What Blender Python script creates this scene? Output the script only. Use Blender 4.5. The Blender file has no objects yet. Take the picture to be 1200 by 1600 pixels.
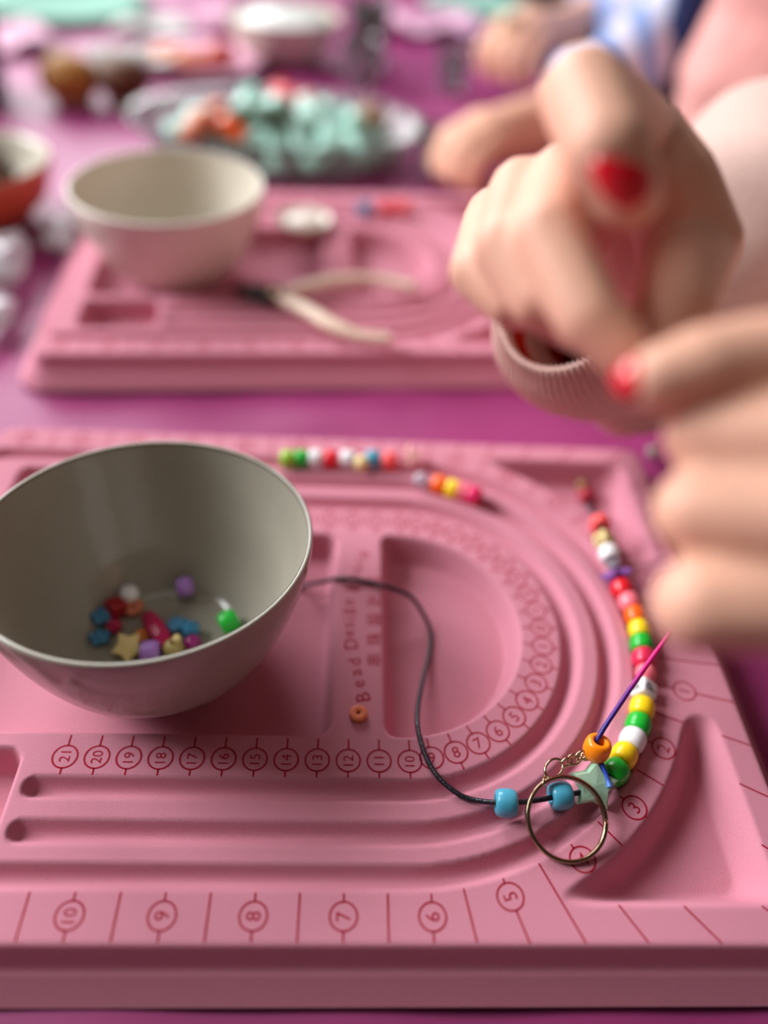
import bpy, bmesh, math, random
import numpy as np
from mathutils import Vector, Matrix, noise

# ------------------------------------------------------------------ helpers
CM = 0.01                      # everything below is written in centimetres
SC = bpy.context.scene
COL = SC.collection
R = math.radians
random.seed(7)


def lin(c):
    out = []
    for v in c:
        v = v / 255.0
        out.append(v / 12.92 if v <= 0.04045 else ((v + 0.055) / 1.055) ** 2.4)
    return (out[0], out[1], out[2], 1.0)


# ------------------------------------------------------------------ camera
cam_data = bpy.data.cameras.new('camera')
cam = bpy.data.objects.new('camera', cam_data)
COL.objects.link(cam)
M4 = Matrix(((0.998190, -0.030475, -0.051847, 0.00000), (-0.015852, 0.698294, -0.715636, 0.00000), (0.058013, 0.715162, 0.696547, 0.25148), (0, 0, 0, 1)))
cam.matrix_world = M4
cam_data.sensor_fit = 'VERTICAL'
cam_data.sensor_height = 36.0
cam_data.sensor_width = 27.0
cam_data.lens = 27.0
cam_data.clip_start = 0.005
cam_data.clip_end = 50.0
cam_data.dof.use_dof = True
cam_data.dof.focus_distance = 0.240
cam_data.dof.aperture_fstop = 2.3
SC.camera = cam

# ------------------------------------------------------------------ light and exposure
SC.view_settings.view_transform = 'Standard'
SC.view_settings.look = 'None'
SC.view_settings.gamma = 1.0
SC.view_settings.exposure = 0.1
SC.view_settings.use_curve_mapping = False

world = bpy.data.worlds.new('room_daylight')
SC.world = world
world.use_nodes = True
bg = world.node_tree.nodes['Background']
bg.inputs['Color'].default_value = lin((214, 205, 200))
bg.inputs['Strength'].default_value = 0.032


def area(name, loc, target, sx, sy, power, col):
    d = bpy.data.lights.new(name, 'AREA')
    d.shape = 'RECTANGLE'
    d.size = sx
    d.size_y = sy
    d.energy = power
    d.color = col
    o = bpy.data.objects.new(name, d)
    COL.objects.link(o)
    o.location = loc
    o.rotation_euler = (Vector(target) - Vector(loc)).to_track_quat('-Z', 'Y').to_euler()
    return o


area('left_window_light', (-2.3, 0.95, 1.5), (0.0, 0.25, 0.0), 1.3, 1.5, 118.0, (0.97, 0.99, 1.0))
area('back_window_light', (-1.65, 3.7, 2.0), (0.0, 0.4, 0.0), 2.4, 1.8, 150.0, (0.98, 0.98, 1.0))
area('overhead_fill_light', (-0.3, 0.55, 1.75), (0.0, 0.3, 0.0), 1.2, 1.2, 3.0, (1.0, 0.96, 0.92))  # added weak fill from above to brighten the hands, not a known lamp


# ------------------------------------------------------------------ material helpers
def mat(name, col, rough=0.5, spec=0.5, metal=0.0, trans=0.0, sss=0.0, sheen=0.0, coat=0.0,
        bump=0.0, bump_scale=200.0, vary=0.0, vary_scale=30.0, ior=1.45, alpha=1.0, sss_r=(1.0, 0.35, 0.2)):
    m = bpy.data.materials.new(name)
    m.use_nodes = True
    nt = m.node_tree
    b = nt.nodes['Principled BSDF']
    c = lin(col)
    b.inputs['Base Color'].default_value = c
    b.inputs['Roughness'].default_value = rough
    b.inputs['Specular IOR Level'].default_value = spec
    b.inputs['Metallic'].default_value = metal
    b.inputs['Transmission Weight'].default_value = trans
    b.inputs['IOR'].default_value = ior
    b.inputs['Alpha'].default_value = alpha
    if sss:
        b.inputs['Subsurface Weight'].default_value = sss
        b.inputs['Subsurface Radius'].default_value = sss_r
        b.inputs['Subsurface Scale'].default_value = 0.003
    if sheen:
        b.inputs['Sheen Weight'].default_value = sheen
        b.inputs['Sheen Roughness'].default_value = 0.5
        b.inputs['Sheen Tint'].default_value = (min(1, c[0] * 1.3), min(1, c[1] * 1.6), min(1, c[2] * 1.6), 1)
    if coat:
        b.inputs['Coat Weight'].default_value = coat
        b.inputs['Coat Roughness'].default_value = 0.06
    tc = nt.nodes.new('ShaderNodeTexCoord')
    if bump:
        n = nt.nodes.new('ShaderNodeTexNoise')
        n.inputs['Scale'].default_value = bump_scale
        n.inputs['Detail'].default_value = 3.0
        nt.links.new(tc.outputs['Object'], n.inputs['Vector'])
        bp = nt.nodes.new('ShaderNodeBump')
        bp.inputs['Strength'].default_value = bump
        bp.inputs['Distance'].default_value = 0.0004
        nt.links.new(n.outputs['Fac'], bp.inputs['Height'])
        nt.links.new(bp.outputs['Normal'], b.inputs['Normal'])
    if vary:
        n2 = nt.nodes.new('ShaderNodeTexNoise')
        n2.inputs['Scale'].default_value = vary_scale
        n2.inputs['Detail'].default_value = 4.0
        nt.links.new(tc.outputs['Object'], n2.inputs['Vector'])
        rmp = nt.nodes.new('ShaderNodeValToRGB')
        rmp.color_ramp.elements[0].position = 0.3
        rmp.color_ramp.elements[1].position = 0.7
        rmp.color_ramp.elements[0].color = (c[0] * (1 - vary), c[1] * (1 - vary), c[2] * (1 - vary), 1)
        rmp.color_ramp.elements[1].color = (min(1, c[0] * (1 + vary)), min(1, c[1] * (1 + vary)), min(1, c[2] * (1 + vary)), 1)
        nt.links.new(n2.outputs['Fac'], rmp.inputs['Fac'])
        nt.links.new(rmp.outputs['Color'], b.inputs['Base Color'])
    return m


def plastic(name, col, **k):
    a = dict(rough=0.3, spec=0.5, sss=0.35, coat=0.2, sss_r=(0.6, 0.6, 0.6))
    a.update(k)
    return mat(name, col, **a)


M = {}
M['flock'] = mat('pink_flock', (208, 136, 154), rough=0.95, spec=0.12, sheen=0.28, bump=0.55, bump_scale=3600.0, vary=0.07, vary_scale=2600.0)
M['print'] = mat('red_print', (158, 12, 44), rough=0.8, spec=0.2)
M['cloth'] = mat('magenta_satin', (152, 54, 110), rough=0.46, spec=0.42, sheen=0.15, bump=0.25, bump_scale=2200.0, vary=0.08, vary_scale=14.0)
M['wood'] = mat('table_wood', (150, 115, 85), rough=0.5, vary=0.2, vary_scale=12.0)
M['floor'] = mat('grey_floor', (86, 78, 74), rough=0.6, vary=0.1, vary_scale=3.0)
M['bowl'] = mat('stone_plastic', (152, 146, 133), rough=0.16, spec=0.5, vary=0.02, vary_scale=200.0)
M['bowl_b'] = mat('cream_plastic', (212, 203, 188), rough=0.25, spec=0.5)
M['steel'] = mat('nickel', (188, 168, 138), rough=0.2, metal=1.0)
M['steel_dark'] = mat('dark_steel', (70, 74, 72), rough=0.35, metal=1.0)
M['black_cord'] = mat('black_waxed_cord', (22, 22, 34), rough=0.32, spec=0.6, bump=0.6, bump_scale=1200.0)
M['skin'] = mat('skin', (226, 172, 148), rough=0.5, spec=0.35, sss=0.25, vary=0.06, vary_scale=40.0)
M['skin_b'] = mat('skin_rosy', (226, 172, 146), rough=0.55, spec=0.3, vary=0.06, vary_scale=40.0)
M['nail'] = mat('red_nail_polish', (226, 28, 44), rough=0.1, coat=0.8)
M['knit'] = mat('lit_pink_knit', (216, 180, 170), rough=0.95, spec=0.1, sheen=0.4, bump=1.0, bump_scale=700.0, vary=0.05, vary_scale=300.0)  # sleeve tint paler than the sweatshirt: bright light put into the colour
M['knit_in'] = mat('inner_red_lining', (190, 42, 24), rough=0.9, spec=0.1)
M['sweat'] = mat('pink_sweatshirt', (222, 160, 154), rough=0.95, spec=0.1, sheen=0.3, bump=0.6, bump_scale=500.0, vary=0.04, vary_scale=60.0)
BEAD = {
    'orange': (255, 140, 10), 'deep_orange': (255, 104, 8), 'yellow': (255, 214, 24), 'green': (22, 184, 52), 'white': (238, 238, 240),
    'red': (232, 22, 44), 'raspberry': (222, 40, 84), 'pink': (250, 124, 140), 'hot_pink': (232, 44, 108), 'coral': (255, 92, 92),
    'blue': (74, 166, 194), 'cream': (236, 214, 150), 'pale_pink': (250, 190, 188), 'lavender': (170, 120, 200), 'crimson': (170, 12, 50),
    'lime': (150, 200, 60), 'gold': (150, 112, 70), 'teal': (40, 130, 170), 'olive': (170, 150, 90), 'magenta': (150, 20, 110), 'clay': (214, 122, 82), 'dark_red': (160, 14, 26),
}
for k_, c_ in BEAD.items():
    M['bead_' + k_] = plastic('bead_' + k_, c_)
M['clear'] = mat('clear_bead', (225, 220, 232), rough=0.1, trans=0.7)
M['purple_clear'] = mat('clear_purple', (178, 120, 214), rough=0.15, trans=0.45)
M['blue_clear'] = mat('clear_blue', (80, 160, 205), rough=0.1, trans=0.4)
M['rasp_clear'] = mat('clear_raspberry', (205, 45, 95), rough=0.12, trans=0.3)
M['jade'] = mat('clear_pale_green', (194, 238, 208), rough=0.25, trans=0.3, sss=0.2)
M['ink'] = mat('black_ink', (14, 14, 18), rough=0.4)
M['clay_matte'] = mat('orange_clay', (228, 124, 84), rough=0.6)


# ------------------------------------------------------------------ object helpers
def empty(name, loc=(0, 0, 0), rz=0.0):
    o = bpy.data.objects.new(name, None)
    COL.objects.link(o)
    o.empty_display_size = 0.01
    o.location = Vector(loc) * CM
    o.rotation_euler = (0, 0, rz)
    return o


def tag(o, label=None, cat=None, group=None, kind=None):
    if label:
        o['label'] = label
    if cat:
        o['category'] = cat
    if group:
        o['group'] = group
    if kind:
        o['kind'] = kind
    return o


def thing(name, label, cat, loc=(0, 0, 0), group=None, rz=0.0):
    return tag(empty(name, loc, rz), label, cat, group)


def mk_mesh(name, verts, faces, smooth=True):
    """verts in centimetres"""
    v = np.asarray(verts, dtype=np.float64) * CM
    me = bpy.data.meshes.new(name)
    me.from_pydata(v.tolist(), [], [list(map(int, f)) for f in faces])
    me.update()
    if smooth:
        me.polygons.foreach_set('use_smooth', [True] * len(me.polygons))
    return me


def link(name, me, material=None, parent=None, loc=(0, 0, 0), rot=None):
    o = bpy.data.objects.new(name, me)
    COL.objects.link(o)
    if material is not None:
        if len(me.materials) == 0:
            me.materials.append(None)
        o.material_slots[0].link = 'OBJECT'
        o.material_slots[0].material = material
    if parent is not None:
        o.parent = parent
    o.location = Vector(loc) * CM
    if rot is not None:
        if isinstance(rot, Matrix):
            o.rotation_euler = rot.to_euler()
        else:
            o.rotation_euler = rot
    return o


def world_part(name, verts, faces, material, parent, smooth=True):
    """a mesh given in world centimetres under an unrotated parent"""
    off = np.array(parent.location) / CM if parent is not None else np.zeros(3)
    return link(name, mk_mesh(name, np.asarray(verts, float) - off, faces, smooth), material, parent)


def along(direction, twist=0.0):
    """rotation taking +Z to direction"""
    q = Vector((0, 0, 1)).rotation_difference(Vector(direction).normalized())
    return q.to_matrix() @ Matrix.Rotation(twist, 3, 'Z')


def lathe(profile, seg=32, closed=False, sy=1.0):
    v = []
    f = []
    n = len(profile)
    for i in range(seg):
        a = 2 * math.pi * i / seg
        for (r, z) in profile:
            v.append((r * math.cos(a), r * math.sin(a) * sy, z))
    m = n if closed else n - 1
    for i in range(seg):
        j = (i + 1) % seg
        for k in range(m):
            l = (k + 1) % n
            f.append((i * n + k, j * n + k, j * n + l, i * n + l))
    return v, f


def solid_lathe(profile, seg=32, sy=1.0):
    """profile from axis bottom to axis top, both at small r; caps closed"""
    v, f = lathe(profile, seg, False, sy)
    n = len(profile)
    f.append([i * n for i in range(seg)][::-1])
    f.append([i * n + n - 1 for i in range(seg)])
    return v, f


def catmull(pts, per=8):
    P = [np.array(p, float) for p in pts]
    P = [2 * P[0] - P[1]] + P + [2 * P[-1] - P[-2]]
    out = []
    for i in range(1, len(P) - 2):
        for k in range(per):
            t = k / per
            a, b, c, d = P[i - 1], P[i], P[i + 1], P[i + 2]
            out.append(0.5 * ((2 * b) + (-a + c) * t + (2 * a - 5 * b + 4 * c - d) * t * t + (-a + 3 * b - 3 * c + d) * t ** 3))
    out.append(P[-2])
    return np.array(out)


def sweep(path, radius, seg=10, closed=False, cap=True, mod=None, flat=1.0):
    """tube along path; radius scalar or list; mod(i, a) multiplies the radius"""
    path = np.asarray(path, float)
    n = len(path)
    T = np.gradient(path, axis=0) if not closed else np.roll(path, -1, 0) - np.roll(path, 1, 0)
    T /= np.linalg.norm(T, axis=1)[:, None]
    ref = np.array([0, 0, 1.0]) if abs(T[0][2]) < 0.9 else np.array([1.0, 0, 0])
    u = np.cross(T[0], ref)
    u /= np.linalg.norm(u)
    v = []
    f = []
    for i in range(n):
        u = u - T[i] * (u @ T[i])
        u /= np.linalg.norm(u)
        w = np.cross(T[i], u)
        r = radius if np.isscalar(radius) else radius[i]
        for k in range(seg):
            a = 2 * math.pi * k / seg
            rr = r * (mod(i, a) if mod else 1.0)
            v.append(path[i] + rr * (math.cos(a) * u + flat * math.sin(a) * w))
    m = n if closed else n - 1
    for i in range(m):
        j = (i + 1) % n
        for k in range(seg):
            l = (k + 1) % seg
            f.append((i * seg + k, i * seg + l, j * seg + l, j * seg + k))
    if cap and not closed:
        f.append(list(range(seg))[::-1])
        f.append([(n - 1) * seg + k for k in range(seg)])
    return v, f


def join(parts):
    V = []
    F = []
    for v, f in parts:
        o = len(V)
        V.extend([tuple(p) for p in v])
        F.extend([[i + o for i in q] for q in f])
    return V, F


def ico(sub=2):
    bm = bmesh.new()
    bmesh.ops.create_icosphere(bm, subdivisions=sub, radius=1.0)
    v = np.array([p.co[:] for p in bm.verts])
    f = [[p.index for p in q.verts] for q in bm.faces]
    bm.free()
    return v, f


ICO1 = ico(1)
ICO2 = ico(2)
ICO3 = ico(3)


def box(x0, x1, y0, y1, z0, z1):
    v = [(x, y, z) for z in (z0, z1) for y in (y0, y1) for x in (x0, x1)]
    f = [(0, 2, 3, 1), (4, 5, 7, 6), (0, 1, 5, 4), (2, 6, 7, 3), (0, 4, 6, 2), (1, 3, 7, 5)]
    return v, f


def rounded_box(sx, sy, sz, r, sub=4):
    """rounded block centred at origin, half sizes"""
    bm = bmesh.new()
    bmesh.ops.create_cube(bm, size=2.0)
    for p in bm.verts:
        p.co = Vector((p.co.x * sx, p.co.y * sy, p.co.z * sz))
    bmesh.ops.bevel(bm, geom=list(bm.edges), offset=r, segments=sub, affect='EDGES', profile=0.5)
    v = [p.co[:] for p in bm.verts]
    f = [[p.index for p in q.verts] for q in bm.faces]
    bm.free()
    return v, f


def star_mesh(r_out, r_in, thick, points=5, puff=0.35, hole=0.0):
    """puffy star lying in XY"""
    v = []
    n = points * 2
    ring = []
    for i in range(n):
        a = math.pi * i / points + math.pi / 2
        r = r_out if i % 2 == 0 else r_in
        ring.append((r * math.cos(a), r * math.sin(a)))
    bm = bmesh.new()
    layers = [(0.82, -thick), (1.0, -thick * puff), (1.0, thick * puff), (0.82, thick)]
    L = []
    for s, z in layers:
        L.append([bm.verts.new((x * s, y * s, z)) for x, y in ring])
    for k in range(3):
        for i in range(n):
            j = (i + 1) % n
            bm.faces.new((L[k][i], L[k][j], L[k + 1][j], L[k + 1][i]))
    b = bm.verts.new((0, 0, -thick * 1.15))
    t = bm.verts.new((0, 0, thick * 1.15))
    for i in range(n):
        j = (i + 1) % n
        bm.faces.new((b, L[0][j], L[0][i]))
        bm.faces.new((t, L[3][i], L[3][j]))
    bmesh.ops.bevel(bm, geom=[e for e in bm.edges if e.is_manifold and e.calc_face_angle(0) > 0.6], offset=r_out * 0.06, segments=2, affect='EDGES')
    bm.verts.index_update()
    v = [p.co[:] for p in bm.verts]
    f = [[p.index for p in q.verts] for q in bm.faces]
    bm.free()
    return v, f


def remeshed(name, spheres, voxel, smooth_it=4):
    """union of many balls, given as (x, y, z, r) in cm, as one continuous skin in metres; returns mesh"""
    sv, sf = ICO2
    V = []
    F = []
    o = 0
    sfa = np.array(sf)
    for (x, y, z, r) in spheres:
        V.append(sv * r + np.array([x, y, z]))
        F.append(sfa + o)
        o += len(sv)
    V = np.concatenate(V) * CM
    F = np.concatenate(F)
    me = bpy.data.meshes.new(name)
    me.from_pydata(V.tolist(), [], F.tolist())
    ob = bpy.data.objects.new(name + '_source', me)
    COL.objects.link(ob)
    md = ob.modifiers.new('remesh', 'REMESH')
    md.mode = 'VOXEL'
    md.voxel_size = voxel * CM
    sm = ob.modifiers.new('smooth', 'SMOOTH')
    sm.iterations = smooth_it
    sm.factor = 0.5
    dg = bpy.context.evaluated_depsgraph_get()
    ev = ob.evaluated_get(dg)
    out = bpy.data.meshes.new_from_object(ev)
    bpy.data.objects.remove(ob)
    bpy.data.meshes.remove(me)
    out.name = name
    out.polygons.foreach_set('use_smooth', [True] * len(out.polygons))
    return out


def chain(pts, step=0.22):
    """balls along a tapered polyline of (x, y, z, r)"""
    out = []
    for a, b in zip(pts[:-1], pts[1:]):
        a = np.array(a, float)
        b = np.array(b, float)
        L = np.linalg.norm((b - a)[:3])
        n = max(1, int(L / (step * max(0.3, min(a[3], b[3])))))
        for k in range(n):
            out.append(tuple(a + (b - a) * k / n))
    out.append(tuple(pts[-1]))
    return out


def child_of(me, name, parent, material):
    """mesh in world metres under an unrotated parent"""
    me.transform(Matrix.Translation(-parent.location))
    return link(name, me, material, parent)


def sm(e0, e1, x):
    t = np.clip((x - e0) / (e1 - e0), 0, 1)
    return t * t * (3 - 2 * t)


# ------------------------------------------------------------------ setting: floor, table, tablecloth
fl = link('floor', mk_mesh('floor', *box(-400, 400, -300, 600, -79, -74), smooth=False), M['floor'])
tag(fl, kind='structure')
M['wall'] = mat('brown_wall', (104, 88, 80), rough=0.8, vary=0.03, vary_scale=2.0)
for nm_, bx_ in (('wall_right', (200, 206, -190, 420, -74, 180)), ('wall_front', (-300, 200, -196, -190, -74, 180))):
    tag(link(nm_, mk_mesh(nm_, *box(*bx_), smooth=False), M['wall']), kind='structure')

tbl = thing('table', 'long wooden table hidden under the magenta tablecloth', 'table', (-25, 70, -74))
world_part('table_top', *box(-81, 21.6, -22, 169, -3.2, -0.75), M['wood'], tbl, smooth=False)
for lx, ly in ((-76, -16), (17, -16), (-76, 163), (17, 163)):
    world_part('leg', *solid_lathe([(0.01, -74), (2.4, -74), (3.0, -40), (3.2, -3.2), (0.01, -3.2)], 16), M['wood'], tbl).location += Vector((lx, ly, 0)) * CM


def cloth_z(x, y):
    z = -0.05 - 0.05 * (1 + np.sin(0.23 * x + 0.11 * y)) - 0.05 * (1 + np.sin(0.31 * y - 0.17 * x + 1.3)) - 0.04 * (1 + np.sin(0.9 * x + 0.35 * y + 2))
    return z


LIFT = 0.4                     # the cloth lies this far above z = 0, the boards' rims stand on it


def build_cloth():
    xs = np.concatenate([[-83.2, -83.0, -82.6], np.linspace(-82, 22.0, 150), [22.4, 22.7, 22.9]])
    ys = np.concatenate([[-23.6, -23.4, -23.0], np.linspace(-22.6, 169.6, 240), [170.0, 170.4, 170.6]])
    X, Y = np.meshgrid(xs, ys, indexing='ij')
    Z = cloth_z(X, Y)
    # soft creases between the two boards
    Z += 0.22 * np.exp(-((Y - 32.3 - 0.12 * X) / 0.45) ** 2) * np.exp(-((X + 2.7) / 3.2) ** 2)
    dx = np.maximum(np.maximum(-82 - X, X - 22.0), 0)
    dy = np.maximum(np.maximum(-22.6 - Y, Y - 169.6), 0)
    d = np.maximum(dx, dy)
    Z = Z + LIFT - sm(0.2, 0.95, d) * 16 - d * 0.6
    nx, ny = X.shape
    V = np.stack([X, Y, Z], -1).reshape(-1, 3)
    idx = np.arange(nx * ny).reshape(nx, ny)
    F = np.stack([idx[:-1, :-1], idx[1:, :-1], idx[1:, 1:], idx[:-1, 1:]], -1).reshape(-1, 4)
    me = mk_mesh('tablecloth', V, F)
    o = link('tablecloth', me, M['cloth'])
    tag(o, 'shiny magenta satin tablecloth covering the whole table', 'tablecloth')


build_cloth()

# ------------------------------------------------------------------ bead design boards
BX, BY = -0.95, 17.72          # centre of the near board
UC = 3.07                      # centre of the round end, board coordinates
TOP = 2.0


def rbox(x, y, x0, x1, y0, y1, r):
    cx, cy = (x0 + x1) / 2, (y0 + y1) / 2
    qx = np.abs(x - cx) - ((x1 - x0) / 2 - r)
    qy = np.abs(y - cy) - ((y1 - y0) / 2 - r)
    return np.hypot(np.maximum(qx, 0), np.maximum(qy, 0)) + np.minimum(np.maximum(qx, qy), 0) - r


def smax(a, b, k):
    h = np.clip(0.5 + 0.5 * (a - b) / k, 0, 1)
    return b + (a - b) * h + k * h * (1 - h)


def board_z(x, y):
    ay = np.abs(y)
    r = np.where(x > UC, np.hypot(x - UC, y), ay)      # distance from the spine of the U
    z = np.full(np.shape(x), TOP, float)

    def pit(d, depth, wall=0.42):
        t = np.clip(-d / wall, 0, 1)
        s = 0.55 * t * t * (3 - 2 * t) + 0.45 * np.sin(t * math.pi / 2)
        return depth * s

    # deep compartments
    d_left = rbox(x, y, -13.35, 0.75, -4.66, 4.66, 0.55)
    d_right = smax(r - 4.66, 2.5 - x, 0.5)
    d_small = rbox(x, ay, -13.35, -9.0, 5.2, 8.3, 0.5)
    rc = np.hypot(x - UC, y)
    d_corner = smax(UC + 3.2 - x, smax(smax(smax(10.55 - rc, x - 14.1, 0.9), ay - 9.9, 0.7), 3.45 - ay, 0.9), 0.3)
    for d in (d_left, d_right, d_small):
        z = z - pit(d, 1.28)
    z = z - pit(d_corner, 1.15, 0.72)

    # bead channels
    def channel(d, w, depth):
        t = np.clip(1 - np.abs(d) / w, 0, 1)
        return depth * np.sin(t * math.pi / 2) ** 0.9

    def capped(rr, x_end):
        over = np.maximum(x_end - x, 0)
        return np.hypot(rr, over)
    z = z - channel(capped(r - 6.53, -8.35), 0.37, 0.42)
    z = z - channel(capped(r - 7.90, -8.35), 0.37, 0.42)
    d3 = np.where(x > UC, rc - 9.17, rbox(x, y, -15.12 + 0.0, 60, -9.17, 9.17, 1.0))
    z = z - channel(d3, 0.37, 0.42)
    # outer edge: rounded lip, drafted wall, small step, flange
    de = rbox(x, y, -15.05, 15.05, -10.94, 10.94, 0.7)
    drop = np.interp(de, [-0.10, -0.03, 0.03, 0.07, 0.32, 0.38, 0.52, 1.12], [0, 0.012, 0.05, 0.14, 0.80, 0.88, 0.95, 1.58])
    z = z - drop
    return np.maximum(z, 0.41), de


def board_axis(h):
    inner = np.arange(-(h - 1.2), h - 1.2 + 0.001, 2 * (h - 1.2) / round(2 * (h - 1.2) / 0.085))
    edge = np.arange(h - 1.2 + 0.045, h + 1e-6, 0.045)
    return np.concatenate([-edge[::-1], inner, edge])


def build_board_meshes():
    xs = board_axis(16.20)
    ys = board_axis(12.09)
    X, Y = np.meshgrid(xs, ys, indexing='ij')
    Z, DE = board_z(X, Y)
    nx, ny = X.shape
    V = np.stack([X, Y, Z], -1).reshape(-1, 3)
    idx = np.arange(nx * ny).reshape(nx, ny)
    F = np.stack([idx[:-1, :-1], idx[1:, :-1], idx[1:, 1:], idx[:-1, 1:]], -1).reshape(-1, 4)
    ok = (DE.reshape(-1)[F] < 1.16).all(1)
    F = F[ok]
    used = np.unique(F)
    remap = np.zeros(nx * ny, int)
    remap[used] = np.arange(len(used))
    panel = mk_mesh('molded_panel', V[used], remap[F])

    # printed scales
    parts = []
    ZP = TOP + 0.006

    def line(p, q, w=0.055):
        p = np.array(p, float)
        q = np.array(q, float)
        d = q - p
        L = np.hypot(*d)
        if L < 1e-6:
            return
        n = max(1, int(L / 0.05))
        nrm = np.array([-d[1], d[0]]) / L * w / 2
        run = []
        pts = [p + d * k / n for k in range(n + 1)]
        good = [board_z(np.array([a[0]]), np.array([a[1]]))[0][0] > TOP - 0.03 for a in pts]
        i = 0
        while i <= n:
            if good[i]:
                j = i
                while j < n and good[j + 1]:
                    j += 1
                if j > i:
                    a, b = pts[i], pts[j]
                    parts.append(([(*(a - nrm), ZP), (*(b - nrm), ZP), (*(b + nrm), ZP), (*(a + nrm), ZP)], [(0, 1, 2, 3)]))
                i = j + 1
            else:
                i += 1

    def ring(c, rad, w=0.055, n=36):
        v = []
        for k in range(n):
            a = 2 * math.pi * k / n
            for rr in (rad - w / 2, rad + w / 2):
                v.append((c[0] + rr * math.cos(a), c[1] + rr * math.sin(a), ZP))
        f = [(2 * k, 2 * k + 1, (2 * k + 3) % (2 * n), (2 * k + 2) % (2 * n)) for k in range(n)]
        parts.append((v, f))

    glyph = {}

    def text_geo(s):
        if s in glyph:
            return glyph[s]
        cu = bpy.data.curves.new('t', 'FONT')
        cu.body = s
        cu.align_x = 'CENTER'
        cu.align_y = 'CENTER'
        cu.size = 1.0
        cu.resolution_u = 3
        ob = bpy.data.objects.new('t', cu)
        COL.objects.link(ob)
        dg = bpy.context.evaluated_depsgraph_get()
        me = bpy.data.meshes.new_from_object(ob.evaluated_get(dg))
        v = np.array([p.co[:] for p in me.vertices]) if len(me.vertices) else np.zeros((0, 3))
        f = [list(p.vertices) for p in me.polygons]
        if len(v):
            v[:, :2] -= (v[:, :2].max(0) + v[:, :2].min(0)) / 2
        bpy.data.objects.remove(ob)
        bpy.data.meshes.remove(me)
        bpy.data.curves.remove(cu)
        glyph[s] = (v, f)
        return glyph[s]

    def text(s, c, ang, size, dest):
        v, f = text_geo(s)
        if not len(v):
            return
        ca, sa = math.cos(ang), math.sin(ang)
        vv = [(c[0] + size * (p[0] * ca - p[1] * sa), c[1] + size * (p[0] * sa + p[1] * ca), ZP) for p in v]
        dest.append((vv, f))

    def polar(a, rr):
        return np.array([UC + rr * math.cos(a), rr * math.sin(a)])

    # centimetre scale, 0 in the middle of the bend, running along both legs
    x_ten = 2.38 + 0.95
    for side in (-1, 1):
        for i in range(0, 22):
            if i == 0 and side == 1:
                continue
            if i < 10:
                a = side * R(8.85 * i)
                u = np.array([math.cos(a), math.sin(a)])
                c = polar(a, 5.48)
                rot = math.atan2(-u[1], -u[0]) - math.pi / 2
            else:
                u = np.array([0.0, side])
                c = np.array([x_ten - (i - 10) * 1.0, side * 5.52])
                rot = math.pi / 2
            if i >= 10:
                base = c - u * 5.52
            else:
                base = np.array([UC, 0.0])
            line(base + u * 4.76, c - u * 0.385)
            line(c + u * 0.385, base + u * 6.12)
            ring(c, 0.385)
            text(str(i), c, rot, 0.56 if i < 10 else 0.47, parts)
    cm_parts = list(parts)
    parts.clear()
    # inch scale
    x_six = 17.89 - 6 * 2.509 + 0.95
    for side in (-1, 1):
        for i2 in range(0, 27):
            i = i2 / 2
            if i2 == 0 and side == 1:
                continue
            if i < 5.8:
                a = side * R(14.55 * i)
                u = np.array([math.cos(a), math.sin(a)])
                base = np.array([UC, 0.0])
                rr = 10.13
                far = 16.0
            else:
                u = np.array([0.0, side])
                base = np.array([x_six - (i - 6) * 2.509, 0.0])
                rr = 10.22
                far = 10.9
            if i in (5, 5.5):
                far = 13.0
            if base[0] < -14.2:
                continue
            # stop at the board edge
            while far > 10 and rbox(np.array(base[0] + u[0] * far), np.array(base[1] + u[1] * far), -15.05, 15.05, -10.94, 10.94, 0.7) > -0.05:
                far -= 0.02
            r0 = 9.60
            if i2 % 2 == 0:
                if i == 1:
                    rr = 10.6
                c = base + u * rr
                line(base + u * r0, c - u * 0.385)
                line(c + u * 0.385, base + u * far)
                ring(c, 0.385)
                if i < 5:
                    rot = math.atan2(-u[1], -u[0]) - math.pi / 2
                else:
                    rot = math.atan2(u[1], u[0]) + (math.pi if side < 0 else 0)
                text(str(int(i)), c, rot, 0.58 if i < 10 else 0.5, parts)
            else:
                line(base + u * r0, base + u * far)
    v, f = join(cm_parts)
    scale = mk_mesh('centimetre_scale', v, f, smooth=False)
    v, f = join(parts)
    inch = mk_mesh('inch_scale', v, f, smooth=False)

    # lettering on the bar
    L = []
    W = [(0.84, 14.57), (0.74, 15.10), (0.64, 15.56), (0.53, 16.0), (0.39, 16.80), (0.35, 17.28), (0.33, 17.66), (0.33, 17.96), (0.33, 18.30), (0.34, 18.74),
         (0.44, 19.50), (0.52, 20.00), (0.62, 20.46), (0.72, 20.90), (0.83, 21.24), (0.92, 21.62)]
    for k, ch in enumerate('BeadDesignBoard'):
        x, y = W[k]
        a = W[min(k + 1, len(W) - 1)]
        b = W[max(k - 1, 0)]
        ang = math.atan2(a[1] - b[1], a[0] - b[0])
        text(ch, (x - BX, y - BY), ang, 0.72 if ch.isupper() else 0.68, L)
    for k, ch in enumerate('\u4e32\u73e0\u8a2d\u8a08\u677f'):
        text(ch, (1.24 - BX, 16.12 + 0.92 * k - BY), math.pi / 2, 0.62, L)
    v, f = join(L)
    letters = mk_mesh('printed_lettering', v, f, smooth=False)
    return panel, scale, inch, letters


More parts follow.
